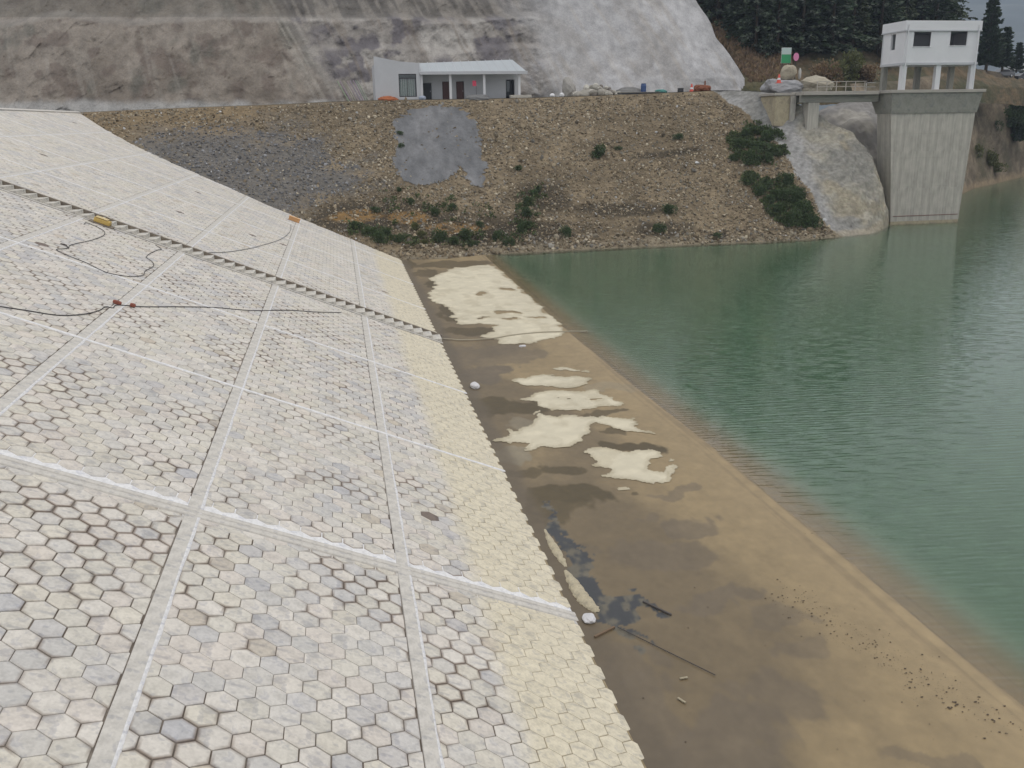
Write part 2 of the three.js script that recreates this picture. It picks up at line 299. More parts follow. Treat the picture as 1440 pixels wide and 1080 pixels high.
// ------------------------------------------------------------------ silt shelf at the toe, lake bed with murk sheet, lake
const XE = z => interp([[-90, 13.4], [-83, 13.35], [-54, 13.2], [-39.4, 13.35], [-31, 13.7], [-23, 13.8], [-15, 13.85], [10, 13.9]], z)[0];
{
  const toXZ = P => P.map(([x, y]) => { const g = ground(x, y); return [g[0], g[2]]; });
  const dry = [
    [[605, 392], [640, 377], [690, 373], [705, 382], [712, 392], [735, 408], [752, 420], [765, 432], [760, 440], [775, 445], [785, 460], [795, 468], [780, 475], [740, 482], [705, 485], [700, 478], [675, 477], [690, 470], [700, 460], [680, 458], [645, 458], [632, 440], [628, 432], [600, 418], [612, 405]],
    [[738, 563], [770, 553], [800, 550], [845, 552], [860, 560], [873, 568], [868, 572], [830, 576], [800, 580], [770, 577], [755, 570]],
    [[703, 608], [735, 600], [770, 586], [800, 588], [830, 592], [893, 587], [897, 600], [917, 611], [880, 608], [865, 603], [850, 598], [832, 603], [835, 612], [815, 625], [795, 632], [770, 630], [745, 638], [738, 625], [710, 622]],
    [[828, 640], [855, 629], [890, 632], [918, 635], [925, 642], [910, 648], [905, 655], [925, 665], [955, 660], [959, 668], [945, 674], [900, 675], [870, 668], [845, 664], [850, 655], [832, 650]],
    [[866, 688], [880, 684], [885, 688], [870, 691]], [[935, 652], [948, 649], [949, 653], [937, 655]], [[725, 537], [760, 528], [800, 530], [835, 535], [820, 543], [770, 546], [735, 545]], [[752, 584], [770, 581], [772, 584], [760, 586]], [[783, 520], [800, 518], [806, 522], [790, 523]], [[815, 521], [828, 522], [828, 525], [815, 524]],
  ].map(toXZ);
  const holes = [[[668, 413], [680, 411], [687, 414], [676, 417]], [[705, 406], [721, 405], [722, 409], [707, 409]], [[692, 438], [720, 436], [735, 440], [700, 441]], [[706, 448], [728, 446], [730, 449], [708, 450]], [[735, 446], [760, 445], [768, 447], [740, 448]], [[672, 446], [686, 446], [684, 449], [674, 449]], [[795, 562], [802, 561], [803, 565], [796, 565]], [[826, 562], [845, 562], [846, 565], [828, 564]]].map(toXZ);
  const blobs = [ // [px, py, half width, half height, colour, strength]
    [622, 402, 22, 9, 0, 1], [640, 440, 26, 14, 0, 1], [660, 466, 42, 7, 0, 0.9], [690, 500, 80, 14, 1, 0.6], [680, 525, 50, 12, 1, 0.9], [705, 572, 60, 16, 0, 1], [850, 581, 45, 5, 0, 0.8], [885, 626, 52, 10, 0, 1], [855, 602, 20, 5, 0, 0.8],
    [790, 655, 36, 12, 0, 0.9], [740, 668, 30, 9, 0, 0.8], [800, 705, 60, 17, 0, 1], [780, 725, 55, 14, 0, 0.8], [715, 640, 22, 16, 2, 0.7], [740, 600, 30, 8, 2, 0.5],
    [960, 690, 40, 8, 1, 0.6], [975, 742, 42, 16, 1, 0.7], [915, 725, 22, 7, 1, 0.5], [930, 780, 90, 22, 1, 0.6], [1010, 850, 70, 16, 1, 0.7], [1100, 880, 60, 16, 1, 0.5], [1130, 920, 45, 14, 1, 0.5], [900, 692, 7, 3, 0, 0.8], [640, 372, 60, 5, 0, 0.8], [600, 385, 20, 6, 0, 0.8], [575, 372, 10, 6, 0, 0.9],
    [900, 1000, 70, 60, 1, 0.7], [1000, 1050, 130, 50, 1, 0.8], [1100, 980, 70, 40, 1, 0.6], [880, 930, 40, 30, 1, 0.6], [1290, 1060, 60, 18, 1, 0.5], [820, 780, 22, 10, 1, 0.4], [1000, 545, 40, 4, 2, 0.5], [860, 545, 40, 6, 2, 0.4],
  ].map(([x, y, w, h, k, st]) => { const c = ground(x, y), a = ground(x + w, y), b = ground(x, y + h), b2 = ground(x, y - h); return { x: c[0], z: c[2], rx: Math.abs(a[0] - c[0]), rz: Math.abs(b2[2] - b[2]) / 2, k, st }; });
  // dark wet puddle of silt and weed beside the toe
  const puddle = toXZ([[768, 700], [795, 745], [812, 768], [836, 800], [850, 835], [872, 838], [902, 838], [918, 850], [945, 866], [905, 872], [868, 880], [905, 905], [925, 915], [880, 905], [850, 880], [826, 850], [806, 812], [792, 780], [770, 740]]);
  const COL = [[0.085, 0.06, 0.022], [0.14, 0.108, 0.07], [0.27, 0.235, 0.165]];
  const isDry = (x, z) => {
    const wx = x + 0.7 * (fbm(x * 1.1, z * 0.5, 4, 301) - 0.5) + 0.9 * (fbm(x * 0.35, z * 2.6, 3, 305) - 0.5), wz = z + 1.6 * (fbm(x * 0.9, z * 0.35, 4, 311) - 0.5) + 0.5 * (fbm(x * 3, z * 1.5, 3, 315) - 0.5);
    if (!dry.some(P => inPoly(wx, wz, P))) return false;
    return !holes.some(P => inPoly(wx, wz, P));
  };
  const tri = (name, pick, mat) => 0;
  const zs = []; for (let z = -5; z > -86; z -= 0.05 + 0.0013 * -z) zs.push(z);
  const NX = 150, x0 = 4.9;
  const wet = new Geo(), dryG = new Geo(), row = [];
  const info = zs.map(z => { const xe = XE(z) + 0.12 * (fbm(z * 0.5, 1, 3, 320) - 0.5), L = []; for (let i = 0; i <= NX; i++) { const x = x0 + (xe - x0) * i / NX; L.push([x, isDry(x, z)]); } return L; });
  const colorAt = (x, z, d) => {
    if (d) { let e = 0; for (const [ox, oz] of [[0.14, 0], [-0.14, 0], [0, 0.3], [0, -0.3], [0.1, 0.2], [-0.1, -0.2]]) if (!isDry(x + ox, z + oz)) e++; const damp = clamp(e / 4) * (0.35 + 0.65 * fbm(x * 2, z, 3, 332)); const k = 0.95 + 0.16 * (fbm(x * 0.6, z * 0.3, 4, 330) - 0.5); return mul3(mix3(mix3([0.66, 0.60, 0.455], [0.58, 0.52, 0.385], sstep(0.5, 0.66, fbm(x * 1.3, z * 0.8, 4, 334))), [0.36, 0.30, 0.19], damp * 0.8), k); }
    const n = fbm(x * 0.35, z * 0.16, 4, 340), m = fbm(x * 1.6, z * 0.7, 4, 350);
    let c = mix3([0.165, 0.122, 0.066], [0.285, 0.21, 0.108], sstep(0.30, 0.58, 0.55 * n + 0.45 * sstep(5.5, 12, x + 3 * (n - 0.5))));
    const edge = sstep(3.2, 0.4, XE(z) - x); c = mix3(c, [0.335, 0.25, 0.135], edge * 0.75);
    for (const b of blobs) { const f5 = fbm(x * 3.1, z * 1.6, 3, 365) - 0.5, q = Math.hypot((x - b.x + 1.5 * (m - 0.5)) / b.rx, (z - b.z + 2.6 * (fbm(x * 0.8, z * 0.4, 4, 360) - 0.5)) / b.rz) + 0.35 * f5; const t = sstep(1.08, 0.86, q) * b.st; if (t > 0) c = mix3(c, COL[b.k], t); }
    const tz = sstep(0.75, 0.25, x - XT + 0.3 * (m - 0.5)); c = mix3(c, [0.12, 0.092, 0.058], tz * 0.75);
    if (inPoly(x + 0.7 * (m - 0.5) + 0.35 * (fbm(x * 5, z * 5, 2, 371) - 0.5), z + 1.4 * (fbm(x * 1.3, z * 1.3, 3, 370) - 0.5) + 0.6 * (fbm(x * 4, z * 4, 2, 372) - 0.5), puddle)) c = mix3([0.042, 0.044, 0.047], [0.15, 0.13, 0.09], sstep(0.46, 0.64, fbm(x * 4, z * 2.2, 3, 380)) * 0.85);
    const tide = XE(z) - x; if (tide < 1.6) { const ln = fbm(tide * 6, z * 0.05, 3, 395); c = mix3(c, [0.17, 0.125, 0.07], sstep(0.56, 0.68, ln) * 0.45 * sstep(1.6, 0.8, tide)); }
    const fl = fbm(x * 7, z * 5, 4, 396); return mul3(c, (0.9 + 0.2 * m) * (0.88 + 0.24 * fl));
  };
  const vert = (G, x, z, d) => { const h = (d ? 0.03 + 0.012 * fbm(x * 0.8, z * 0.4, 3, 390) : 0.012 + 0.016 * fbm(x * 0.7, z * 0.35, 3, 391)) - 0.06 * sstep(0.75, 0, XE(z) - x); return G.v(x, h, z, x / 2.4, z / 2.4, colorAt(x, z, d)); };
  const idW = new Map(), idD = new Map();
  const get = (m, G, j, i, d) => { const k = j * 1000 + i; if (!m.has(k)) m.set(k, vert(G, info[j][i][0], zs[j], d)); return m.get(k); };
  for (let j = 0; j + 1 < zs.length; j++) for (let i = 0; i < NX; i++) {
    const c4 = [[j, i], [j, i + 1], [j + 1, i + 1], [j + 1, i]], nd = c4.filter(([a, b]) => info[a][b][1]).length;
    const wq = c4.map(([a, b]) => get(idW, wet, a, b, false)); wet.q(...wq);
    if (nd >= 2) { const dq = c4.map(([a, b]) => get(idD, dryG, a, b, true)); dryG.q(...dq); }
  }
  struct(mesh('silt_shelf', wet.build(), M.wetSilt), 'wet brown silt shelf between the dam toe and the green water');
  struct(mesh('dry_silt', dryG.build(), M.drySilt), 'pale cream dry silt patches lying on the brown shelf');
  // lake bed by the shelf; beyond it an added pale sheet imitates murky water
  const lb = grid(26, 160, (u, v) => {
    const z = lerp(30, -250, v), xe = XE(z), x = u < 0.5 ? xe - 0.15 + (u / 0.5) ** 1.3 * 3.2 : lerp(xe + 3.05, 330, ((u - 0.5) / 0.5) ** 2);
    const d = x - xe, y = -0.045 - 0.60 * sstep(-0.2, 2.4, d);
    const k = 0.92 + 0.16 * fbm(x * 0.3, z * 0.12, 3, 401);
    return { p: [x, y, z], uv: [x / 2.4, z / 2.4], c: mul3(mix3([0.335, 0.255, 0.145], [0.48, 0.43, 0.31], sstep(0.2, 1.4, d)), k) };
  });
  struct(mesh('lake_bed_murk_sheet', lb, M.drySilt), 'silty bed beside the shelf, beyond it an added pale sheet standing in for murky water');
  const water = new THREE.MeshPhysicalMaterial({ color: 0xffffff, roughness: 0.06, transmission: 1, thickness: 1, ior: 1.33, attenuationColor: rgb(0.31, 0.56, 0.475), attenuationDistance: 1.5, bumpMap: T_wave, bumpScale: 0.021 });
  const wg = grid(8, 8, (u, v) => { const x = lerp(XT + 4, 340, u), z = lerp(30, -260, v); return { p: [x, 0, z], uv: [x / 9 + 0.12 * z / 9, z / 8.2 - 0.13 * x / 8.2] }; });
  struct(mesh('lake_water', wg, water), 'rippled green reservoir water');
}

// ------------------------------------------------------------------ far bank: ruled from the waterline to the working platform
// [key, base x, base z, top x, top y, top z]
const BANK = [[0, -45, -40, -45, 13.3, -112], [8, -27, -50, -27, 13.5, -110], [12, -19, -56, -19, 13.75, -109.8], [15, -13.5, -70, -13.5, 13.9, -109.5], [19, -5, -77.2, -5, 14.1, -109.3], [22, 0, -80.8, 0, 14.3, -109.2], [25, 5, -82.9, 5, 14.4, -109], [28, 9, -82.2, 9, 14.4, -109], [31, 13.5, -84, 13.5, 14.4, -109], [35, 21.2, -84.6, 21.5, 14.45, -109], [39, 28.4, -85, 29.5, 14.6, -108.5], [43, 35.7, -85, 38, 14.8, -107.5], [47, 41.6, -84.8, 44.8, 15, -106], [50, 46, -85.3, 47.2, 14.8, -103], [52, 50.2, -86.3, 48.8, 14.5, -100.6], [54, 54.8, -88, 50.3, 13.7, -98.6], [56, 58, -91, 51, 12.9, -98.2], [58, 61.2, -94.9, 51.6, 12.3, -98.6], [60, 62.5, -98, 52, 11.5, -101], [62, 63, -108, 53, 11, -107]];
const bankAt = (k, v) => {                    // v 0 at the water .. 1 at the platform edge; below 0 it goes under water
  const [bx_, bz, tx, ty, tz] = interp(BANK, k);
  const b = sstep(52, 57, k) * Math.sin(Math.PI * clamp(v)); return [lerp(bx_, tx, v) + 2.4 * b, ty * v + 1.9 * b, lerp(bz, tz, v)];
};
const bankBump = (x, y, z, v) => 0.55 * (fbm3(x * 0.16, y * 0.16, z * 0.16, 4, 500) - 0.5) + 0.28 * (fbm3(x * 0.8, y * 0.8, z * 0.8, 3, 510) - 0.5);
const bankPt = (k, v) => { const p = bankAt(k, v), b = bankBump(...p, v) * sstep(1.02, 0.9, v) * sstep(-0.02, 0.06, v) * lerp(1, 3.2, sstep(50, 54, k)); return [p[0], p[1] + b, p[2] + b * 0.6]; };
// where a photo pixel meets the bank: march along the ray over keys
const bankKV = (px, py) => { let best = null, bd = 1e9; for (let k = 8; k <= 60; k += 0.4) for (let v = 0; v <= 1; v += 0.02) { const p = bankAt(k, v), dx = p[0], dy = p[1] - CAM_H, dz = p[2], c = [0, 1, 2].map(q => RX[q] * dx + RY[q] * dy + RZ[q] * dz), X = 720 - F * c[0] / c[2], Y = 540 + F * c[1] / c[2], d = (X - px) ** 2 + (Y - py) ** 2; if (d < bd) { bd = d; best = [k, v]; } } return best; };
const kvPoly = P => P.map(p => bankKV(...p));
const greyPoly = kvPoly([[555, 172], [575, 155], [620, 148], [650, 155], [668, 172], [675, 205], [683, 232], [680, 262], [660, 258], [645, 236], [628, 250], [600, 262], [565, 258], [552, 235], [556, 205]]);
const shotLine = kvPoly([[1000, 128], [1035, 150], [1062, 172], [1098, 205], [1122, 245], [1150, 290], [1175, 330]]).map(([k, v]) => [-v, k]).sort((a, b) => a[0] - b[0]);
const tanLine = kvPoly([[1085, 140], [1120, 172], [1140, 200], [1150, 250], [1185, 300], [1215, 335]]).map(([k, v]) => [-v, k]).sort((a, b) => a[0] - b[0]);
const gravelC = bankKV(350, 235), gravelC2 = bankKV(300, 190), darkPts = [[560, 300, 3.2, 0.10], [640, 318, 4, 0.10], [720, 330, 4, 0.07], [500, 305, 3, 0.09], [880, 290, 3.5, 0.05], [930, 325, 2, 0.05], [940, 215, 2, 0.03], [760, 280, 2, 0.1]].map(([x, y, a, b]) => [...bankKV(x, y), a, b]);
const ochrePts = [[500, 308, 1.6, 0.035], [572, 305, 1.6, 0.04], [640, 320, 2.4, 0.03]].map(([x, y, a, b]) => [...bankKV(x, y), a, b]);
{
  const R = rng(5);
  const isShot = (k, v, n) => k + 1.6 * (n - 0.5) > interp(shotLine, -v)[0];
  const g = grid(520, 190, (u, w) => {
    const k = 8 + 54 * u, v = -0.10 + 1.10 * w, p = v < 0 ? bankAt(k, v) : bankPt(k, v), n = fbm3(p[0] * 0.5, p[1] * 0.5, p[2] * 0.5, 4, 520), m = fbm3(p[0] * 2.2, p[1] * 2.2, p[2] * 2.2, 3, 530), L = fbm3(p[0] * 0.13, p[1] * 0.13, p[2] * 0.13, 3, 540);
    let c = mix3([0.19, 0.15, 0.098], [0.285, 0.228, 0.152], sstep(0.38, 0.62, 0.5 * n + 0.5 * L));
    c = mix3(c, [0.125, 0.098, 0.066], sstep(0.5, 0.72, m) * 0.6);
    const gq = Math.hypot((k - gravelC[0] + 9 * (n - 0.5) + 6 * (v - gravelC[1])) / 5.6, (v - gravelC[1] + 0.55 * (L - 0.5)) / 0.30); c = mix3(c, [0.15, 0.148, 0.148], sstep(1.25, 0.6, gq) * 0.8);
    const up = sstep(0.75, 0.95, v) * sstep(9, 17, 24 - Math.abs(k - 13)); c = mix3(c, [0.25, 0.175, 0.085], 0.55 * sstep(0.7, 0.92, v) * sstep(21, 16, k));
    for (const [dk, dv, a, b] of darkPts) { const q = Math.hypot((k - dk + 2 * (n - 0.5)) / a, (v - dv + 0.08 * (n - 0.5)) / b); c = mix3(c, [0.05, 0.04, 0.026], sstep(1.2, 0.6, q) * 0.85); }
    for (const [dk, dv, a, b] of ochrePts) { const q = Math.hypot((k - dk + 1 * (n - 0.5)) / a, (v - dv + 0.03 * (n - 0.5)) / b); c = mix3(c, [0.28, 0.17, 0.065], sstep(1.1, 0.8, q) * 0.85); }
    if (v < 0.06) c = mix3(c, [0.26, 0.225, 0.165], sstep(0.06, 0.03, v + 0.03 * (n - 0.5)) * 0.8);
    if (isShot(k, v, n)) {
      const tn = sstep(-0.6, 0.6, k - interp(tanLine, -v)[0] + 2 * (n - 0.5));
      c = mix3([0.37, 0.37, 0.375], [0.41, 0.39, 0.335], tn);
      c = mix3(c, [0.26, 0.26, 0.25], sstep(0.48, 0.66, fbm3(p[0] * 0.25, p[1] * 0.25, p[2] * 0.25, 4, 560)) * 0.8);
      c = mix3(c, [0.37, 0.31, 0.20], sstep(0.58, 0.72, fbm3(p[0] * 0.4, p[1] * 0.4, p[2] * 0.4, 3, 565)) * 0.4 * tn);
      c = mix3(c, [0.42, 0.37, 0.28], sstep(0.06, 0.03, v) * 0.6);
    }
    return { p, uv: [p[0] / 5, (p[1] - p[2]) / 6.5], c: mul3(c, 0.85 + 0.3 * m) };
  }, false);
  struct(mesh('bank', g, M.soil), 'steep stony brown bank rising from the water to the working platform');
  // thin grey shotcrete blanket on the bank below the house
  const sg = new Geo(), id = new Map(), NU = 170, NV = 170, ks = greyPoly.map(p => p[0]), vs = greyPoly.map(p => p[1]), k0 = Math.min(...ks) - 0.4, k1 = Math.max(...ks) + 0.4, v0 = Math.min(...vs) - 0.02, v1 = Math.max(...vs) + 0.02;
  const gp = (i, j) => { const q = j * 1000 + i; if (!id.has(q)) { const k = lerp(k0, k1, i / NU), v = lerp(v0, v1, j / NV), p = bankPt(k, v), n = fbm(p[0] * 0.4, p[1] * 0.4, 4, 570), m = fbm(p[0] * 1.8, p[1] * 1.8, 4, 575); id.set(q, sg.v(p[0], p[1] + 0.05, p[2] + 0.04, p[0] / 5, p[1] / 5, mul3(mix3([0.155, 0.157, 0.163], [0.20, 0.20, 0.205], sstep(0.35, 0.65, n)), 0.8 + 0.35 * m))); } return id.get(q); };
  const inG = (i, j) => { const k = lerp(k0, k1, i / NU), v = lerp(v0, v1, j / NV); return inPoly(k + 1.1 * (fbm(k * 1.8, v * 36, 5, 580) - 0.5), v + 0.07 * (fbm(k * 1.8, v * 36, 5, 585) - 0.5), greyPoly); };
  for (let j = 0; j < NV; j++) for (let i = 0; i < NU; i++) if (inG(i + 0.5, j + 0.5)) sg.q(gp(i, j), gp(i + 1, j), gp(i + 1, j + 1), gp(i, j + 1));
  struct(mesh('shotcrete_blanket', sg.build(), M.shot), 'flat grey sprayed concrete blanket on the stony bank below the house');

  // rubble
  const stone = seed => { const q = rng(seed), b = new THREE.IcosahedronGeometry(1, 0), p = b.attributes.position, key = new Map(); for (let i = 0; i < p.count; i++) { const id2 = [p.getX(i), p.getY(i), p.getZ(i)].map(v => v.toFixed(2)).join(); if (!key.has(id2)) key.set(id2, 0.65 + 0.6 * q()); const s = key.get(id2); p.setXYZ(i, p.getX(i) * s, p.getY(i) * s * 0.75, p.getZ(i) * s); } b.computeVertexNormals(); return b; };
  const cols = [[0.28, 0.225, 0.15], [0.34, 0.275, 0.185], [0.24, 0.195, 0.13], [0.27, 0.25, 0.215], [0.46, 0.40, 0.30], [0.19, 0.15, 0.10], [0.22, 0.17, 0.11]];
  const mat = std({ color: 0xffffff, roughness: 0.95 });
  const T = new THREE.Matrix4(), Q = new THREE.Quaternion(), E = new THREE.Euler();
  for (let b = 0; b < 2; b++) {
    const N = 22000, im = new THREE.InstancedMesh(stone(40 + b), mat, N); im.name = numbered('rubble'); let n = 0;
    for (let tries = 0; n < N && tries < N * 4; tries++) {
      const k = 8 + 50 * R(), v = 0.004 + 0.985 * R(), nz = fbm(k * 0.5, v * 14, 3, 590);
      if (inPoly(k, v, greyPoly) && R() < (nz > 0.6 ? 0.86 : 0.97)) continue; if (isShot(k, v, 0.62)) continue;
      if (R() > 0.35 + 1.3 * (nz - 0.2)) continue;
      const p = bankPt(k, v), s = (0.05 + 0.12 * R() ** 3) * (R() < 0.012 ? 2 : 1) * (v < 0.08 ? 1.3 : 1);
      E.set(R() * 6, R() * 6, R() * 6); Q.setFromEuler(E); T.compose(new THREE.Vector3(p[0], p[1] + s * 0.25, p[2]), Q, new THREE.Vector3(s * (0.7 + 0.7 * R()), s * (0.6 + 0.5 * R()), s));
      im.setMatrixAt(n, T);
      const gq = Math.hypot((k - gravelC[0] + 6 * (v - gravelC[1]) + 5 * (nz - 0.5)) / 5.4, (v - gravelC[1]) / 0.28);
      let c = cols[Math.floor(R() * cols.length)]; if (gq < 1 && R() < 0.85) c = R() < 0.2 ? [0.27, 0.27, 0.28] : [0.155, 0.153, 0.155]; else if (R() < 0.35) c = mul3(c, 0.6);
      if (R() < 0.006) c = [0.6, 0.6, 0.6];
      im.setColorAt(n, rgb(...mul3(c, 0.75 + 0.35 * R()))); n++;
    }
    im.count = n; im.castShadow = im.receiveShadow = true; im.userData.kind = 'stuff'; tag(im, b ? 'grey and tan rubble spread over the bank' : 'tan broken stones spread over the bank', 'rubble'); scene.add(im);
  }
}
// working platform behind the bank edge
struct(mesh('platform', grid(60, 14, (u, w) => { const k = 0 + 62 * u, t = bankAt(k, 1), z = lerp(t[2] + 0.05, k > 52 ? t[2] - 12 : -136, w); return { p: [t[0] + (k > 46 ? (k - 46) * 0.6 * w : 0), t[1] + 0.03 + 0.12 * (fbm(t[0] * 0.4, z * 0.4, 3, 600) - 0.5) * (w > 0 ? 1 : 0), z], uv: [t[0] / 5, z / 5], c: [0.25, 0.22, 0.17] }; }), M.soil), 'bare earth working platform on top of the bank');

// ------------------------------------------------------------------ cut rock face, recess and pale shotcrete mound behind the platform
{
  const L = [[-80, 143], [-40, 137], [0, 132], [24, 129], [33, 125], [60, 122.5], [80, 121], [110, 118.6], [140, 116.4], [165, 114.5]];
  const C = [[-80, 150], [-40, 144], [0, 139.5], [21, 136.5], [29, 131.5], [48, 130.3], [64, 129.2], [71, 127], [100, 125], [130, 123.6], [165, 123]];
  const D = [[-80, 147], [-40, 140], [0, 134], [40, 128.5], [60, 126], [80, 124], [110, 121], [140, 119], [165, 118.4]];
  const TOP = [[960, -80], [966, -40], [974, -8], [986, 10], [1000, 34], [1006, 52], [1026, 76], [1036, 92], [1047, 112]];
  const depth = (px, py) => { const w1 = sstep(396, 428, px - (py - 36) * 0.55), w2 = sstep(728, 790, px - (py - 60) * 0.15); return lerp(lerp(interp(L, py)[0], interp(C, py)[0], w1), interp(D, py)[0] + 0.00012 * Math.max(0, px - 880) ** 2, w2); };
  const facet = (x, y, s) => { // broken rock: every cell a tilted plane
    const xi = Math.floor(x), yi = Math.floor(y); let bd = 9, o = 0;
    for (let a = -1; a <= 1; a++) for (let b = -1; b <= 1; b++) { const cx = xi + a + hash(xi + a, yi + b, s), cy = yi + b + hash(xi + a, yi + b, s + 1), d = (x - cx) ** 2 + (y - cy) ** 2; if (d < bd) { bd = d; o = 0.8 * (hash(xi + a, yi + b, s + 2) - 0.5) + 1.1 * (hash(xi + a, yi + b, s + 3) - 0.5) * (x - cx) + 1.3 * (hash(xi + a, yi + b, s + 4) - 0.3) * (y - cy); } }
    return o;
  };
  const face = (px0, px1, nu, nv) => grid(nu, nv + 3, (u, w, i, j) => {
    const px = lerp(px0, px1, u), top = interp(TOP, px)[0] + (px > 965 ? 9 * (fbm(px * 0.06, 2, 4, 705) - 0.5) : 0), base = 162 - 26 * sstep(400, 1047, px);
    const jj = Math.min(j, nv), py = lerp(base, top, jj / nv); let dd = depth(px, py + 26 * (fbm(px * 0.011, 4.2, 4, 706) - 0.5) * sstep(110, 60, py)), over = j - nv; let yp = py;
    if (over > 0) { dd += [0, 3, 10, 30][over]; yp += [0, 1, 5, 16][over] * (px > 955 ? 1 : -0.5); }
    const p = at(px, yp, dd);
    const w2 = sstep(728, 790, px - (py - 60) * 0.15), w1 = sstep(396, 428, px - (py - 36) * 0.55), amp = lerp(lerp(1.3, 2.2, w1), 1.1, w2);
    const n = fbm3(p[0] * 0.14, p[1] * 0.14, p[2] * 0.1, 5, 700), n2 = fbm3(p[0] * 0.7, p[1] * 0.5, p[2] * 0.5, 4, 710), rd = 1 - Math.abs(2 * fbm3(p[0] * 0.25, p[1] * 0.09, 3, 4, 720) - 1);
    const fk = lerp(1, 0.35, w2), off = fk * (0.32 * facet(p[0] * 0.32, p[1] * 0.42, 780) + 0.16 * facet(p[0] * 0.95 + 3 * n, p[1] * 1.1, 790)) + amp * 1.6 * (n - 0.5) + amp * 0.7 * (n2 - 0.5) + 0.7 * (rd - 0.6) * lerp(1, 0.5, w2);
    const s = 1 - off / dd; p[0] *= s; p[1] = CAM_H + (p[1] - CAM_H) * s; p[2] *= s;
    // colours of the rock
    const a = fbm3(p[0] * 0.22, p[1] * 0.22, 1, 5, 730), b = fbm3(p[0] * 0.55, p[1] * 0.55, 2, 5, 740), streak = fbm(p[0] * 1.6 + p[1] * 0.5, p[1] * 0.16, 4, 750);
    let cl = mix3([0.18, 0.152, 0.124], [0.25, 0.217, 0.182], sstep(0.35, 0.65, a)); cl = mix3(cl, [0.135, 0.105, 0.086], sstep(0.54, 0.68, b) * 0.7); cl = mix3(cl, [0.085, 0.088, 0.072], sstep(0.55, 0.72, fbm3(p[0] * 0.4, p[1] * 0.3, 7, 4, 760)) * 0.55);
    cl = mix3(cl, [0.30, 0.275, 0.24], sstep(0.60, 0.76, streak) * 0.35);
    const tn = px - (py - 36) * 0.55, nose = sstep(372, 396, tn) * sstep(446, 424, tn), ns2 = fbm(tn * 0.16, py * 0.012 + 3, 4, 770); cl = mix3(cl, ns2 > 0.5 ? [0.36, 0.335, 0.295] : [0.13, 0.115, 0.10], nose * sstep(0.04, 0.16, Math.abs(ns2 - 0.5)) * 0.5);
    const bandTop = sstep(8, 2, Math.abs(py - (27 - 26 * (fbm(px * 0.011, 4.2, 4, 706) - 0.5) + 8 * (b - 0.5)))); cl = mix3(cl, [0.26, 0.24, 0.215], bandTop * 0.45);
    cl = mix3(cl, [0.34, 0.335, 0.325], sstep(138, 150, py + 16 * (b - 0.5)) * 0.85);
    if (py < 24) cl = mix3(cl, [0.12, 0.11, 0.09], 0.5);
    let cc = mix3([0.26, 0.238, 0.215], [0.38, 0.358, 0.33], sstep(0.38, 0.62, a)); cc = mix3(cc, [0.13, 0.118, 0.128], sstep(0.47, 0.6, b) * sstep(0.35, 0.55, n) * 0.9); cc = mix3(cc, ns2 > 0.5 ? [0.34, 0.315, 0.28] : [0.15, 0.13, 0.115], nose * sstep(0.04, 0.16, Math.abs(ns2 - 0.5)) * 0.45); cc = mix3(cc, [0.20, 0.165, 0.13], sstep(0.6, 0.72, streak) * 0.5);
    if (py < 28) cc = mix3(cc, mix3([0.10, 0.09, 0.078], [0.21, 0.19, 0.165], sstep(0.4, 0.62, streak)), sstep(28, 22, py + 5 * (b - 0.5)) * 0.9);
    const a2 = fbm3(p[0] * 0.09, p[1] * 0.09, 5, 4, 735); let cm = mix3([0.33, 0.325, 0.325], [0.43, 0.425, 0.43], sstep(0.38, 0.62, a2)); cm = mix3(cm, [0.28, 0.265, 0.25], sstep(0.55, 0.72, a) * 0.6); cm = mix3(cm, [0.36, 0.32, 0.27], sstep(0.56, 0.72, streak) * 0.35);
    const w3 = sstep(690, 815, px - (py - 60) * 0.15 + 90 * (a - 0.5) + 50 * (b - 0.5)); let c = mix3(mix3(cl, cc, w1), cm, w3);
    return { p, uv: [p[0] / 6, p[1] / 6], c: mul3(c, 0.90 + 0.2 * n2) };
  }, false);
  struct(mesh('rock_face', face(-160, 760, 560, 150), M.rock), 'cut brown and grey rock face behind the low white house');
  struct(mesh('shotcrete_mound', face(757, 1047, 150, 120), M.shot), 'pale grey sprayed concrete mound behind the platform');
}

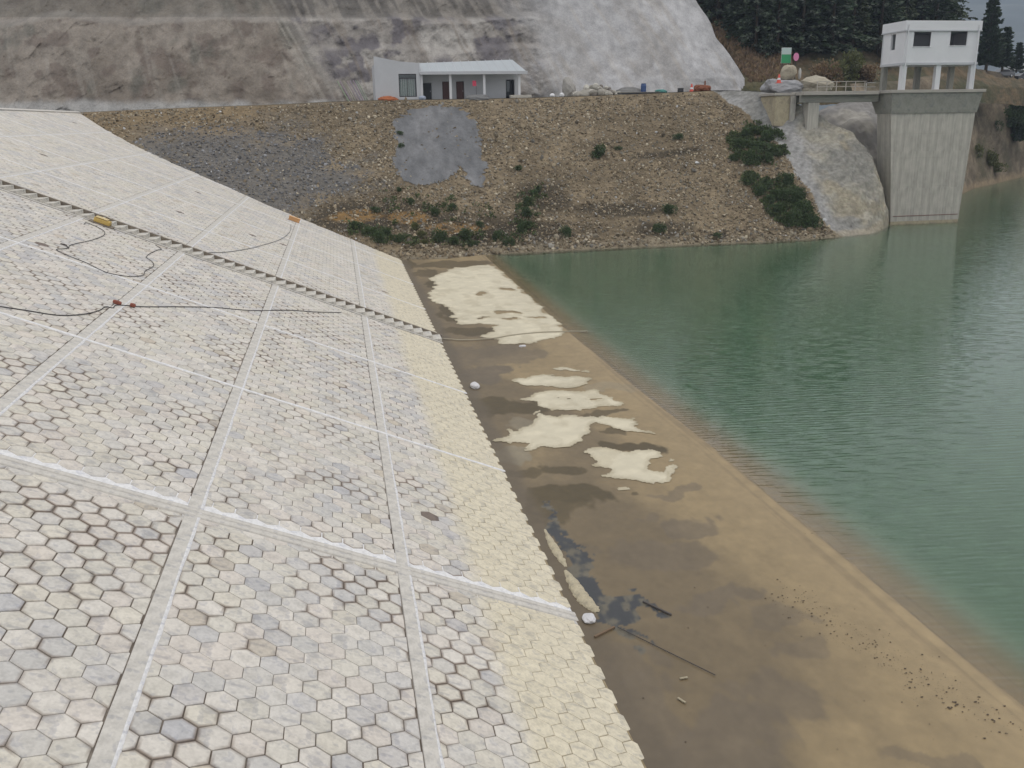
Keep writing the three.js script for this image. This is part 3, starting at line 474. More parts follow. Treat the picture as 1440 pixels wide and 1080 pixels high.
// ------------------------------------------------------------------ wooded hill, hillside across the inlet, far ridge
const hillD = [[-110, 190], [-60, 174], [-20, 160], [20, 149], [60, 139], [100, 130], [122, 124], [150, 122]];
const hillTop = [[1290, -110], [1320, -60], [1345, 30], [1365, 92], [1400, 108], [1500, 112]];
const hillPt = (px, py) => { const p = at(px, py, interp(hillD, py)[0] + Math.max(0, px - 1180) * 0.10); return p; };
{
  const g = grid(150, 110, (u, w) => {
    const px = lerp(900, 1500, u), top = interp(hillTop, px)[0], py = lerp(146, top, w), p = hillPt(px, py), n = fbm3(p[0] * 0.15, p[1] * 0.15, p[2] * 0.15, 4, 800), m = fbm(p[0] * 1.4, p[1] * 1.1, 4, 810);
    p[1] += 1.2 * (n - 0.5) + 0.4 * (m - 0.5); p[2] += 1.0 * (n - 0.5);
    let c = mix3([0.10, 0.085, 0.05], [0.17, 0.125, 0.075], sstep(0.35, 0.65, m)); c = mix3(c, [0.06, 0.07, 0.03], sstep(0.45, 0.65, n) * 0.6);
    return { p, uv: [p[0] / 5, p[1] / 5], c };
  });
  struct(mesh('wooded_hill', g, M.soil), 'dark earth hillside under the conifers');
  const B = [[0, 61, -99], [1, 72, -108], [2, 84, -119], [3, 96, -130], [4, 104, -138], [5, 131, -160], [6, 175, -186], [7, 260, -215]];
  const Tp = [at(1195, 118, 124), at(1260, 114, 130), at(1310, 106, 140), at(1350, 100, 152), at(1378, 97, 160), at(1425, 105, 172), at(1490, 112, 190), at(1600, 118, 225)].map((p, i) => [i, ...p]);
  const hg = grid(150, 70, (u, w) => {
    const b = interp(B, u * 7), t = interp(Tp, u * 7), v = -0.06 + 1.06 * w, p = [lerp(b[0], t[0], v), t[1] * v * (1 + 0.25 * Math.sin(Math.PI * clamp(v)) * 0.6), lerp(b[1], t[2], v)];
    const n = fbm3(p[0] * 0.14, p[1] * 0.2, p[2] * 0.14, 5, 820), m = fbm3(p[0] * 0.7, p[1] * 0.7, p[2] * 0.7, 4, 830), k = sstep(0, 0.1, v) * sstep(1.02, 0.9, v);
    p[1] += (2.4 * (n - 0.5) + 0.6 * (m - 0.5)) * k;
    let c = mix3([0.145, 0.115, 0.08], [0.25, 0.20, 0.145], sstep(0.35, 0.65, m)); c = mix3(c, [0.09, 0.085, 0.05], sstep(0.52, 0.66, n) * 0.7);
    const road = Math.abs(v - lerp(0.55, 0.9, clamp((u * 7 - 3) / 3)) + 0.1 * (n - 0.5)); c = mix3(c, [0.30, 0.275, 0.25], sstep(0.10, 0.05, road) * sstep(2.6, 3.3, u * 7));
    c = mix3(c, [0.33, 0.25, 0.16], sstep(0.07, 0.02, v) * 0.7);
    return { p, uv: [p[0] / 5, (p[1] - p[2]) / 6.5], c: mul3(c, 0.85 + 0.3 * m) };
  });
  struct(mesh('hillside', hg, M.soil), 'eroded brown hillside across the inlet behind the intake tower');
  // far misty ridge
  const rg = grid(90, 40, (u, w) => {
    const x = lerp(270, 3600, u), z = -1750 + 0.25 * (x - 700) - 360 * w, y = -5 + 262 * w * (0.85 + 0.3 * fbm(u * 6, 1, 4, 850)) * lerp(1, 0.3, sstep(0.30, 0.75, u)) + 30 * (fbm(u * 30, w * 12, 4, 851) - 0.5) * w;
    const n = fbm(u * 40, w * 24, 4, 860); return { p: [x, y, z], uv: [x / 40, y / 40], c: mix3([0.05, 0.065, 0.055], [0.10, 0.105, 0.085], n) };
  });
  struct(mesh('far_ridge', rg, std({ vertexColors: true, roughness: 1 })), 'misty blue-grey ridge far beyond the conifers');
  struct(mesh('far_shore', grid(20, 4, (u, w) => { const x = lerp(200, 3600, u); return { p: [x, lerp(-1, 3, w), -255 - 1500 * w], uv: [x / 40, w * 4], c: [0.10, 0.10, 0.07] }; }), std({ vertexColors: true, roughness: 1 })), 'low far shore of the reservoir');
  // pale rock outcrop below the footbridge
  const o = new THREE.IcosahedronGeometry(1, 24), op = o.attributes.position, oc = at(1186, 258, 109), col = [];
  for (let i = 0; i < op.count; i++) {
    const v = new THREE.Vector3().fromBufferAttribute(op, i), n = fbm3(v.x * 1.6 + 4, v.y * 1.6, v.z * 1.6, 5, 870), m = fbm3(v.x * 6, v.y * 6, v.z * 6, 3, 875), rdg = 1 - Math.abs(2 * fbm3(v.x * 2 + v.y * 2, v.y * 3.5 - v.x, v.z * 2, 4, 872) - 1), r = 1 + 0.40 * (n - 0.5) + 0.02 * (m - 0.5) + 0.05 * (rdg - 0.7);
    op.setXYZ(i, v.x * 7.8 * r, v.y * 9.6 * r, v.z * 7 * r); const c = mul3(mix3([0.34, 0.32, 0.285], [0.25, 0.238, 0.225], sstep(0.44, 0.6, fbm3(v.x * 2 + v.y * 3, v.y * 5 - v.x * 2, v.z * 2, 4, 877))), 0.9 + 0.2 * n); col.push(...c);
  }
  o.setAttribute('color', new THREE.Float32BufferAttribute(col, 3)); o.computeVertexNormals();
  const om = mesh('rock_outcrop', o, M.shot); om.position.set(...oc); struct(om, 'pale rounded sprayed rock outcrop seen under the footbridge');
}

// ------------------------------------------------------------------ intake tower and its footbridge
function world(g) { return (name, geo, mat, parent = g) => { geo.translate(-g.position.x, -g.position.y, -g.position.z); return mesh(name, geo, mat, parent); }; }
function frustum(x0, x1, z0, z1, y0, X0, X1, Z0, Z1, y1, tile = 4) {
  const b = new THREE.BufferGeometry(), P = [[x0, y0, z1], [x1, y0, z1], [x1, y0, z0], [x0, y0, z0], [X0, y1, Z1], [X1, y1, Z1], [X1, y1, Z0], [X0, y1, Z0]], F6 = [[0, 1, 5, 4], [1, 2, 6, 5], [2, 3, 7, 6], [3, 0, 4, 7], [4, 5, 6, 7], [3, 2, 1, 0]], p = [], u = [];
  for (const f of F6) for (const k of [0, 1, 2, 0, 2, 3]) { const q = P[f[k]]; p.push(...q); u.push((f === F6[1] || f === F6[3] ? q[2] : q[0]) / tile, (f === F6[4] || f === F6[5] ? q[2] : q[1]) / tile); }
  b.setAttribute('position', new THREE.Float32BufferAttribute(p, 3)); b.setAttribute('uv', new THREE.Float32BufferAttribute(u, 2)); b.computeVertexNormals(); return b;
}
{
  const tw = thing('intake_tower', 'tall board-marked concrete intake tower with white cabin on columns, standing in water', 'tower', [65.2, -0.6, -96.3]), P = world(tw);
  const lifts = [-0.6, 0.35, 0.95, 4.2, 7.3, 9.9, 12.06], wx = y => [lerp(61.0, 59.75, clamp(y / 12)), lerp(69.45, 70.0, clamp(y / 12))];
  for (let i = 0; i + 1 < lifts.length; i++) { // concrete lifts, each a little off the next
    const y0 = lifts[i], y1 = lifts[i + 1] - 0.006, a = wx(y0), b = wx(y1), e = 0.005 * (i % 2);
    P('concrete_lift', frustum(a[0] - e, a[1] + e, -97.0, -94.3 + e, y0, b[0] - e, b[1] + e, -97.0, -94.3 + e, y1, i === 0 ? 3 : 4), i === 0 ? M.tanConc : M.shaft);
  }
  P('red_level_line', bx(61.2, 69.3, 0.90, 0.965, -94.286, -94.27), std({ color: rgb(0.17, 0.07, 0.06), roughness: 0.9 }));
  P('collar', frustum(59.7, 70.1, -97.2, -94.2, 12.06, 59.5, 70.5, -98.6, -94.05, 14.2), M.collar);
  P('platform_slab', bx(59.25, 70.75, 14.2, 14.52, -99.2, -93.9, 0.03), M.deck);
  // columns
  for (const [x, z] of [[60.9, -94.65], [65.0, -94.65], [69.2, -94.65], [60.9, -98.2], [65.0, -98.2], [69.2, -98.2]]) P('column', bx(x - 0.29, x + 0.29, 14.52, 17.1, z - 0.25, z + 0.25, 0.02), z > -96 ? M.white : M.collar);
  P('floor_slab', bx(60.5, 69.55, 17.06, 17.32, -98.55, -94.25, 0.02), M.wall);
  // cabin walls with window openings
  const x0 = 60.6, x1 = 69.45, zf = -94.35, zb = -98.4, y0 = 17.32, y1 = 20.55, th = 0.24;
  const W = [[61.6, 63.65, 18.95, 20.42], [65.95, 67.98, 19.05, 20.5]];
  const front = [bx(x0, x1, y0, 18.95, zf - th, zf)];
  const fs = new THREE.Shape([[x0, y0], [x1, y0], [x1, y1], [x0, y1]].map(p => new THREE.Vector2(...p)));
  for (const [a, b, c, d] of W) fs.holes.push(new THREE.Path([[a, c], [a, d], [b, d], [b, c]].map(p => new THREE.Vector2(...p))));
  const fg = new THREE.ExtrudeGeometry(fs, { depth: th, bevelEnabled: false }); fg.translate(0, 0, zf - th); fg.attributes.uv.array.forEach((v, i, A) => A[i] = v / 4);
  P('front_wall', fg, M.white);
  const ss = new THREE.Shape([[zb, y0], [zf - th - 0.002, y0], [zf - th - 0.002, y1], [zb, y1]].map(p => new THREE.Vector2(-p[0], p[1])));
  ss.holes.push(new THREE.Path([[96.15, 18.75], [96.15, 20.35], [97.0, 20.35], [97.0, 18.75]].map(p => new THREE.Vector2(...p))));
  const sg = new THREE.ExtrudeGeometry(ss, { depth: th, bevelEnabled: false }); sg.rotateY(Math.PI / 2); sg.translate(x0, 0, 0); sg.attributes.uv.array.forEach((v, i, A) => A[i] = v / 4);
  P('side_wall', sg, M.white);
  P('side_wall', bx(x1 - th, x1, y0, y1, zb, zf - th - 0.002), M.white);
  P('rear_wall', bx(x0, x1, y0, y1, zb - th, zb - 0.002), M.wall);
  for (const [a, b, c, d] of W) { P('window_sill', bx(a - 0.08, b + 0.08, c - 0.07, c - 0.002, zf - 0.1, zf + 0.06), M.white); P('window_frame', merge([bx(a, a + 0.05, c, d, zf - 0.17, zf - 0.12), bx(b - 0.05, b, c, d, zf - 0.17, zf - 0.12), bx(a + 0.05, b - 0.05, d - 0.05, d, zf - 0.17, zf - 0.12)]), M.dark); }
  P('parapet', bx(x0 - 0.12, x1 + 0.12, y1, 21.55, zb - 0.3, zf + 0.12, 0.02), M.white);
  P('parapet_band', bx(x0 - 0.16, x1 + 0.16, y1 - 0.06, y1 + 0.06, zb - 0.33, zf + 0.16), M.wall);
  for (const x of [60.78, 69.15]) { const d = new THREE.CylinderGeometry(0.055, 0.055, 6.6, 8); d.translate(x, 17.85, zf + 0.21); P('downpipe', d, M.white); }
  P('platform_railing', merge([bx(59.2, 60.4, 15.45, 15.5, -98.9, -98.85), bx(59.2, 60.4, 14.98, 15.02, -98.9, -98.85), bx(59.2, 59.25, 14.52, 15.5, -98.9, -98.85)]), M.frame);

  const br = thing('footbridge', 'short concrete footbridge from the bank to the intake tower', 'bridge', [55, 13.2, -97.1]), Q = world(br);
  Q('deck_slab', bx(50.0, 59.0, 14.12, 14.5, -98.5, -95.7, 0.03), M.deck);
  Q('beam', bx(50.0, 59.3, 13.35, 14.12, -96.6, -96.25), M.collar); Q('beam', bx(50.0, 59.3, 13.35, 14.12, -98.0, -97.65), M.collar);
  Q('pier', bx(51.0, 52.3, 8.5, 13.35, -97.9, -96.3, 0.03), M.shaft);
  for (let i = 0; i < 6; i++) { const x = 53 + i * 1.15; Q('railing_post', bx(x - 0.04, x + 0.04, 14.5, 15.62, -98.42, -98.34), M.deck); }
  for (const y of [15.56, 15.02]) { const r = bx(52.9, 58.95, y, y + 0.07, -98.43, -98.33); Q('rail', r, M.deck); }
  const ab = thing('bridge_abutment', 'stained yellowish concrete abutment block at the bank end of the footbridge', 'abutment', [48.4, 11, -98.4]), A = world(ab);
  A('block', bx(47.7, 50.0, 10.9, 14.15, -101.2, -97.5, 0.06), M.tanConc); A('cap', bx(47.5, 49.98, 14.15, 14.42, -101.4, -97.4, 0.03), M.deck); A('corner_pillar', bx(49.4, 50.02, 10.9, 14.1, -97.48, -97.3, 0.02), M.deck);
}

// ------------------------------------------------------------------ low house on the platform
{
  const h = thing('site_house', 'long low pale house with a porch on slim columns below the rock face', 'house', [13.5, 14.42, -113]), P = world(h);
  const y0 = 14.3;
  // solid left block with its raked front
  const S = new THREE.Shape([[4.85, y0], [9.98, y0], [9.98, 18.42], [7.6, 18.62], [4.85, 19.15]].map(p => new THREE.Vector2(...p)));
  S.holes.push(new THREE.Path([[7.55, 14.75], [7.55, 17.25], [9.55, 17.25], [9.55, 14.75]].map(p => new THREE.Vector2(...p))));
  const fw = new THREE.ExtrudeGeometry(S, { depth: 0.25, bevelEnabled: false }); fw.translate(0, 0, -110.25); fw.attributes.uv.array.forEach((v, i, A) => A[i] = v / 4); P('front_wall', fw, M.wall);
  P('side_wall', bx(4.85, 5.1, y0, 18.3, -116, -110.252), M.wall); P('side_wall', bx(9.73, 9.98, y0, 18.3, -112.2, -110.252), M.wall);
  P('rear_wall', bx(4.85, 22, y0, 18.0, -116.25, -116.0), M.wall);
  P('porch_wall', (() => { const s = new THREE.Shape([[9.98, y0], [22, y0], [22, 17.9], [9.98, 17.9]].map(p => new THREE.Vector2(...p))); for (const [a, b, c] of [[10.45, 11.5, 16.35], [12.75, 13.75, 16.5], [14.4, 15.35, 16.5], [20.35, 21.4, 16.65]]) s.holes.push(new THREE.Path([[a, y0 + 0.14], [a, c], [b, c], [b, y0 + 0.14]].map(p => new THREE.Vector2(...p)))); const e = new THREE.ExtrudeGeometry(s, { depth: 0.25, bevelEnabled: false }); e.translate(0, 0, -112.45); e.attributes.uv.array.forEach((v, i, A) => A[i] = v / 4); return e; })(), M.wall);
  P('end_wall', bx(21.75, 22, y0, 17.9, -116, -112.452), M.wall);
  for (const [a, b, c, m] of [[10.45, 11.5, 16.35, M.dark], [12.75, 13.75, 16.5, M.door], [14.4, 15.35, 16.5, M.door]]) {
    const d = P('door', bx(a + 0.05, b - 0.05, y0 + 0.16, c - 0.05, -112.42, -112.36), m);
    P('handle', box(0.05, 0.14, 0.06, b - 0.14, y0 + 1.1, -112.33), M.frame, d); P('door_panel', merge([bx(a + 0.16, b - 0.16, y0 + 0.3, y0 + 1.0, -112.36, -112.345), bx(a + 0.16, b - 0.16, y0 + 1.2, c - 0.2, -112.36, -112.345)]), m, d);
  }
  { const d = P('door', merge([bx(20.4, 20.46, y0 + 0.16, 16.6, -112.42, -112.34), bx(20.85, 20.9, y0 + 0.16, 16.6, -112.42, -112.34), bx(21.3, 21.36, y0 + 0.16, 16.6, -112.42, -112.34), bx(20.46, 21.3, 16.53, 16.6, -112.42, -112.34)]), M.dark); P('pane', bx(20.47, 20.84, y0 + 1.0, 16.5, -112.39, -112.375), M.glass, d); }
  { const w = P('window', merge([bx(7.55, 7.63, 14.75, 17.25, -110.2, -110.1), bx(9.47, 9.55, 14.75, 17.25, -110.2, -110.1), bx(8.5, 8.58, 14.83, 16.75, -110.2, -110.1), bx(7.63, 9.47, 17.17, 17.25, -110.2, -110.1), bx(7.63, 9.47, 14.75, 14.83, -110.2, -110.1), bx(7.63, 9.47, 16.75, 16.83, -110.2, -110.1)]), M.dark);
    P('pane', bx(7.64, 8.49, 14.84, 16.74, -110.16, -110.15), M.glass, w); P('pane', bx(8.59, 9.46, 14.84, 16.74, -110.16, -110.15), M.glass, w); P('pane', bx(7.64, 9.46, 16.84, 17.16, -110.16, -110.15), M.glass, w);
    for (let i = 0; i < 7; i++) P('bar', box(0.025, 1.9, 0.025, 7.85 + i * 0.24, 15.79, -110.07), M.frame, w);
    P('curtain', bx(7.7, 9.4, 14.9, 16.6, -110.75, -110.73), std({ color: rgb(0.42, 0.44, 0.40), roughness: 1 }), w); }
  for (const x of [13.5, 17.45, 21.6]) P('column', bx(x - 0.14, x + 0.14, y0, 17.25, -110.5, -110.2, 0.02), M.white);
  P('end_post', bx(9.99, 10.3, y0, 17.25, -110.5, -110.2, 0.02), M.white);
  // sloping porch roof and fascia
  const roof = new Geo(); for (const [x, y, z] of [[9.99, 17.30, -109.85], [22.45, 17.40, -109.85], [21.4, 18.95, -113.4], [9.99, 18.60, -113.4], [9.99, 17.18, -109.87], [22.43, 17.26, -109.87], [21.4, 18.75, -113.4], [9.99, 18.45, -113.4]]) roof.v(x, y, z, x / 3, y / 3);
  roof.q(0, 1, 2, 3); roof.q(4, 7, 6, 5); roof.q(0, 4, 5, 1); roof.q(1, 5, 6, 2);
  const rm = P('porch_roof', roof.build(true), std({ color: rgb(0.40, 0.43, 0.45), map: T_fine, roughness: 0.75 }));
  P('fascia', bx(9.99, 22.5, 17.14, 17.5, -109.83, -109.73, 0.02), M.wall, rm);
  for (let i = 0; i < 12; i++) { const sh = new Geo(), xa = 10.2 + i * 1.02; for (const [x, z, y] of [[xa, -109.86, 17.30], [xa + 0.05, -109.86, 17.30], [xa * 0.96 + 0.42 + 0.05, -113.35, 18.64 + i * 0.026], [xa * 0.96 + 0.42, -113.35, 18.64 + i * 0.026]]) sh.v(x, y + 0.04 + i * 0.009, z, x, z); sh.q(0, 1, 2, 3); P('roof_seam', sh.build(), M.wall, rm); }
  P('rear_roof', bx(4.9, 21.9, 18.0, 18.25, -116.3, -113.4), M.wall);
  P('porch_floor', bx(9.99, 22.3, 14.3, 14.42, -112.1, -109.9), M.deck);
}

// ------------------------------------------------------------------ vegetation
const bark = std({ color: rgb(0.07, 0.055, 0.04), roughness: 1 });
const leafMat = (r, g, b) => new THREE.MeshPhysicalMaterial({ color: rgb(r, g, b), vertexColors: true, roughness: 0.9, transmission: 0.25, thickness: 0 });
const M_fir = leafMat(0.034, 0.057, 0.026), M_fir2 = leafMat(0.05, 0.068, 0.028), M_bush = leafMat(0.068, 0.105, 0.038), M_bushY = leafMat(0.12, 0.13, 0.045), M_dry = leafMat(0.22, 0.15, 0.085);
function leafCard(g, c, dir, size, R, tone) { // a bent two-triangle leaf clump
  const up = new THREE.Vector3(R() - 0.5, R() - 0.5, R() - 0.5).normalize(), side = new THREE.Vector3().crossVectors(dir, up).normalize().multiplyScalar(size * 0.42), d = dir.clone().multiplyScalar(size), n = new THREE.Vector3().crossVectors(side, d).normalize().multiplyScalar(size * 0.15);
  const k = tone * (0.7 + 0.6 * R()), col = [k, k * (0.95 + 0.1 * R()), k * (0.85 + 0.3 * R())];
  const a = g.v(c.x, c.y, c.z, 0, 0, col), b = g.v(c.x + d.x * 0.5 + side.x + n.x, c.y + d.y * 0.5 + side.y + n.y, c.z + d.z * 0.5 + side.z + n.z, 1, 0, col), e = g.v(c.x + d.x, c.y + d.y, c.z + d.z, 1, 1, col), f = g.v(c.x + d.x * 0.5 - side.x + n.x, c.y + d.y * 0.5 - side.y + n.y, c.z + d.z * 0.5 - side.z + n.z, 0, 1, col);
  g.t(a, b, e); g.t(a, e, f);
}
function conifer(seed, H, rad, slim) {
  const R = rng(seed), tg = [], t = new THREE.CylinderGeometry(0.03, 0.2, H * 0.97, 7); t.translate(0, H * 0.485, 0); tg.push(t);
  const g = new Geo(), levels = Math.round(H * 2.4);
  for (let l = 0; l < levels; l++) {
    const f = l / levels, y = H * (0.10 + 0.89 * f), rr = rad * (slim ? Math.pow(1 - f, 0.75) : Math.pow(1 - f, 0.95)) * (0.75 + 0.5 * R()) + 0.12, nb = (slim ? 9 : 5) + Math.floor(3 * R());
    for (let b = 0; b < nb; b++) {
      const an = R() * 6.283, len = rr * (0.65 + 0.5 * R()), drop = (slim ? 0.5 : -0.22) * len, ca = Math.cos(an), sa = Math.sin(an);
      if (l % 3 === 0 && b < 3) { const lg = new THREE.CylinderGeometry(0.01, 0.035, len, 4); lg.translate(0, len / 2, 0); lg.rotateZ(-Math.PI / 2 + (slim ? 0.5 : -0.2)); lg.rotateY(-an); lg.translate(0, y, 0); tg.push(lg); }
      const ns = Math.max(slim ? 9 : 4, Math.round(len * (slim ? 16 : 11)));
      for (let s = 0; s < ns; s++) {
        const q = 0.2 + 0.8 * (s + R()) / ns, c = new THREE.Vector3(ca * len * q + (R() - 0.5) * 0.3, y + drop * q * q + (R() - 0.5) * 0.28, sa * len * q + (R() - 0.5) * 0.3), d = new THREE.Vector3(ca + (R() - 0.5) * 1.2, (slim ? 0.8 : -0.3) + (R() - 0.5) * 0.8, sa + (R() - 0.5) * 1.2).normalize();
        leafCard(g, c, d, 0.28 + 0.28 * R(), R, 0.75 + 0.5 * R());
      }
    }
  }
  return { trunk: merge(tg), crown: g.build(true) };
}
function shrubGeo(seed, w, h, n, ls) {
  const R = rng(seed), g = new Geo(), st = [], lobes = []; for (let i = 0; i < 7; i++) lobes.push([(R() - 0.5) * w * 0.75, h * (0.25 + 0.5 * R()), (R() - 0.5) * w * 0.75, w * (0.16 + 0.18 * R())]);
  for (const L of lobes) { const l = Math.hypot(L[0], L[1], L[2]), c = new THREE.CylinderGeometry(0.008, 0.028, l, 4); c.translate(0, l / 2, 0); c.applyQuaternion(new THREE.Quaternion().setFromUnitVectors(new THREE.Vector3(0, 1, 0), new THREE.Vector3(L[0], L[1], L[2]).normalize())); st.push(c); }
  for (let i = 0; i < n; i++) {
    const L = lobes[Math.floor(R() * 7)], d = new THREE.Vector3(R() - 0.5, R() - 0.5, R() - 0.5).normalize(), r = L[3] * (0.35 + 0.75 * R() ** 0.5), c = new THREE.Vector3(L[0] + d.x * r, Math.max(0.03, L[1] + d.y * r * 1.1), L[2] + d.z * r);
    leafCard(g, c, d.add(new THREE.Vector3((R() - 0.5), R() * 0.6, (R() - 0.5))).normalize(), ls * (0.7 + 0.7 * R()), R, 0.8 + 0.4 * R());
  }
  return { stems: merge(st), leaves: g.build(true) };
}
{
  const R = rng(31), V = [conifer(1, 11, 2.3), conifer(2, 12.5, 2.1), conifer(3, 10, 2.5), conifer(4, 12, 1.5, true)];
  const plant = (p, v, s, sx, mat, label, group) => {
    const t = thing('conifer_tree', label, 'tree', p, R() * 6.28, group); t.scale.set(s * sx, s, s * sx);
    mesh('trunk', V[v].trunk, bark, t); mesh('crown', V[v].crown, mat, t);
  };
  // rows up the wooded hill, from the foot to above the frame
  const rows = [[72, 1062, 1350, 36], [52, 1030, 1340, 34], [30, 1010, 1335, 34], [6, 985, 1325, 36], [-22, 985, 1318, 38], [-55, 990, 1310, 44]];
  rows.forEach(([py, a, b, st], r) => {
    for (let px = a + (r % 2) * st / 2; px < b; px += st * (0.8 + 0.4 * R())) {
      const yy = py + (R() - 0.5) * 12, p = hillPt(px, yy); p[1] -= 0.7;
      plant(p, Math.floor(R() * 3), 0.95 + 0.5 * R(), 1.15 + 0.35 * R(), R() < 0.3 ? M_fir2 : M_fir, r < 2 ? 'dark conifer at the foot of the wooded hill behind the tower' : 'dark conifer standing higher up in the wood on the hill', r < 2 ? 'conifers at the foot of the wood' : 'conifers up in the wood');
    }
  });
  for (const [px, top, base, D, w, label] of [[1386, -8, 100, 162, 1.35, 'tallest slim cypress beside the white cabin of the tower'], [1409, 36, 99, 166, 1.8, 'broad cypress standing between the tallest and the smallest one'], [1429, 58, 101, 170, 1.8, 'smallest cypress beside the white truck']]) {
    const b = at(px, base, D), t = at(px, top, D), H = t[1] - b[1]; b[1] -= 0.2; plant(b, 3, H / 12, w, M_fir, label);
  }
  // shrubs on the bank and the hillside
  const SG = [shrubGeo(11, 3.0, 1.6, 1500, 0.2), shrubGeo(12, 2.5, 1.9, 1400, 0.2), shrubGeo(13, 1.2, 1.8, 800, 0.16), shrubGeo(14, 3.6, 1.3, 1700, 0.2)];
  const shrub = (p, v, s, mat, label, group, name = 'shrub') => { const t = thing(name, label, 'shrub', p, R() * 6.28, group); t.scale.set(s * (0.7 + 0.35 * R()), s * (0.65 + 0.5 * R()), s * (0.7 + 0.35 * R())); mesh('stems', SG[v].stems, bark, t); mesh('leaves', SG[v].leaves, mat, t); };
  const onBank = (px, py) => { const [k, v] = bankKV(px, py); const p = bankPt(k, v); p[1] -= 0.06; return p; };
  shrub(onBank(842, 224), 2, 1.25, M_bush, 'lone upright green bush in the middle of the brown bank');
  for (const [x, y, v, s] of [[1040, 208, 0, 0.7], [1056, 194, 1, 0.75], [1072, 188, 1, 0.7], [1086, 202, 1, 0.8], [1066, 214, 0, 0.8], [1052, 228, 3, 0.7], [1092, 218, 0, 0.6], [1034, 224, 0, 0.45], [1074, 230, 3, 0.55]]) shrub(onBank(x, y), v, s, M_bush, 'dark green shrub in the upper clump beside the grey sprayed concrete', 'upper shrub clump on the bank');
  for (const [x, y, v, s] of [[1078, 266, 0, 0.6], [1096, 276, 3, 0.7], [1112, 288, 1, 0.8], [1130, 302, 3, 0.8], [1094, 300, 0, 0.7], [1112, 312, 3, 0.75], [1148, 316, 0, 0.65], [1106, 260, 1, 0.65], [1052, 260, 0, 0.4], [1122, 274, 0, 0.6], [1136, 318, 3, 0.6], [1082, 284, 0, 0.5], [1066, 272, 3, 0.45]]) shrub(onBank(x, y), v, s, M_bush, 'dark green shrub in the lower clump just above the water', 'lower shrub clump on the bank');
  for (const [x, y, v, s, m] of [[503, 322, 0, 0.4, 0], [519, 332, 3, 0.5, 0], [531, 338, 0, 0.55, 0], [545, 326, 1, 0.4, 0], [566, 336, 3, 0.45, 0], [584, 322, 0, 0.4, 1], [594, 332, 0, 0.42, 1], [618, 338, 3, 0.5, 0], [634, 343, 0, 0.4, 0], [656, 336, 0, 0.5, 0], [666, 344, 3, 0.42, 0], [700, 338, 1, 0.45, 0], [716, 343, 3, 0.4, 0], [612, 300, 1, 0.45, 0], [640, 296, 0, 0.35, 0], [562, 272, 2, 0.45, 0], [575, 288, 0, 0.35, 0], [530, 300, 0, 0.4, 0], [600, 345, 0, 0.3, 1], [680, 318, 0, 0.3, 0]]) shrub(onBank(x, y), v, s, m ? M_bushY : M_bush, m ? 'yellowish shrub at the foot of the bank by the dam corner' : 'dark shrub in the row along the foot of the bank', m ? 'yellowish shrubs at the bank foot' : 'shrubs along the foot of the bank');
  for (const [x, y, v, s] of [[736, 302, 1, 0.6], [744, 288, 0, 0.5], [757, 270, 2, 0.6], [742, 318, 0, 0.5], [750, 276, 1, 0.4], [733, 322, 3, 0.4]]) shrub(onBank(x, y), v, s, M_bush, 'green shrub in the upright streak right of the grey blanket', 'shrub streak beside the grey blanket');
  for (const [x, y, v, s] of [[727, 238, 0, 0.35], [562, 190, 0, 0.3], [563, 205, 3, 0.25], [957, 195, 0, 0.5], [945, 300, 0, 0.5], [925, 325, 3, 0.5], [872, 207, 3, 0.3], [800, 330, 3, 0.45], [1010, 330, 3, 0.35]]) shrub(onBank(x, y), v, s, M_bush, 'small low weed patch on the open stony bank', 'small weeds on the bank', 'weed_patch');
  for (const [x, y, D, v, s, m] of [[1412, 172, 160, 3, 2.2, 0], [1428, 160, 163, 0, 2.6, 0], [1440, 190, 160, 1, 2.4, 0], [1395, 178, 156, 0, 1.4, 0], [1385, 225, 147, 3, 1.4, 1], [1370, 215, 144, 0, 1.2, 1], [1400, 235, 148, 0, 1.0, 1]]) { const p = at(x, y, D); shrub([p[0], p[1] - 0.8, p[2]], v, s, m ? M_bushY : M_bush, m ? 'olive shrub low on the eroded hillside beside the tower' : 'dark bush on the hillside below the parked cars', m ? 'olive shrubs on the hillside' : 'dark bushes on the hillside'); }
  for (const [x, y, D, v, s] of [[1180, 104, 127, 0, 2.0], [1200, 100, 128, 1, 2.0], [1165, 108, 126, 3, 1.6], [1225, 104, 129, 1, 1.8]]) { const p = at(x, y, D); shrub([p[0], p[1] - 1.2, p[2]], v, s, x === 1180 || x === 1200 ? M_bushY : M_dry, x === 1180 || x === 1200 ? 'pale green bush at the wood edge behind the footbridge rail' : 'dry brown bush at the wood edge behind the footbridge', x === 1180 || x === 1200 ? 'pale bushes behind the footbridge' : 'dry bushes behind the footbridge'); }
  // low scrub knitting the shrub clumps together
  const scrub = new Geo(), sq = rng(18);
  for (const [P, n, sz] of [[[[1025, 196], [1050, 178], [1080, 174], [1100, 190], [1106, 214], [1086, 236], [1050, 238], [1030, 226]], 2600, 0.3], [[[1040, 252], [1075, 258], [1100, 248], [1128, 268], [1150, 300], [1166, 318], [1140, 322], [1090, 316], [1078, 296], [1060, 276]], 3600, 0.3], [[[470, 312], [520, 318], [600, 330], [700, 332], [760, 335], [750, 346], [640, 350], [560, 346], [500, 336]], 1700, 0.22], [[[725, 300], [742, 272], [760, 258], [764, 276], [756, 306], [748, 330], [728, 335]], 900, 0.24], [[[540, 268], [580, 276], [640, 290], [690, 300], [690, 312], [600, 306], [540, 292]], 500, 0.2]]) {
    const q = kvPoly(P), ks = q.map(v => v[0]), vs = q.map(v => v[1]), k0 = Math.min(...ks), k1 = Math.max(...ks), v0 = Math.min(...vs), v1 = Math.max(...vs);
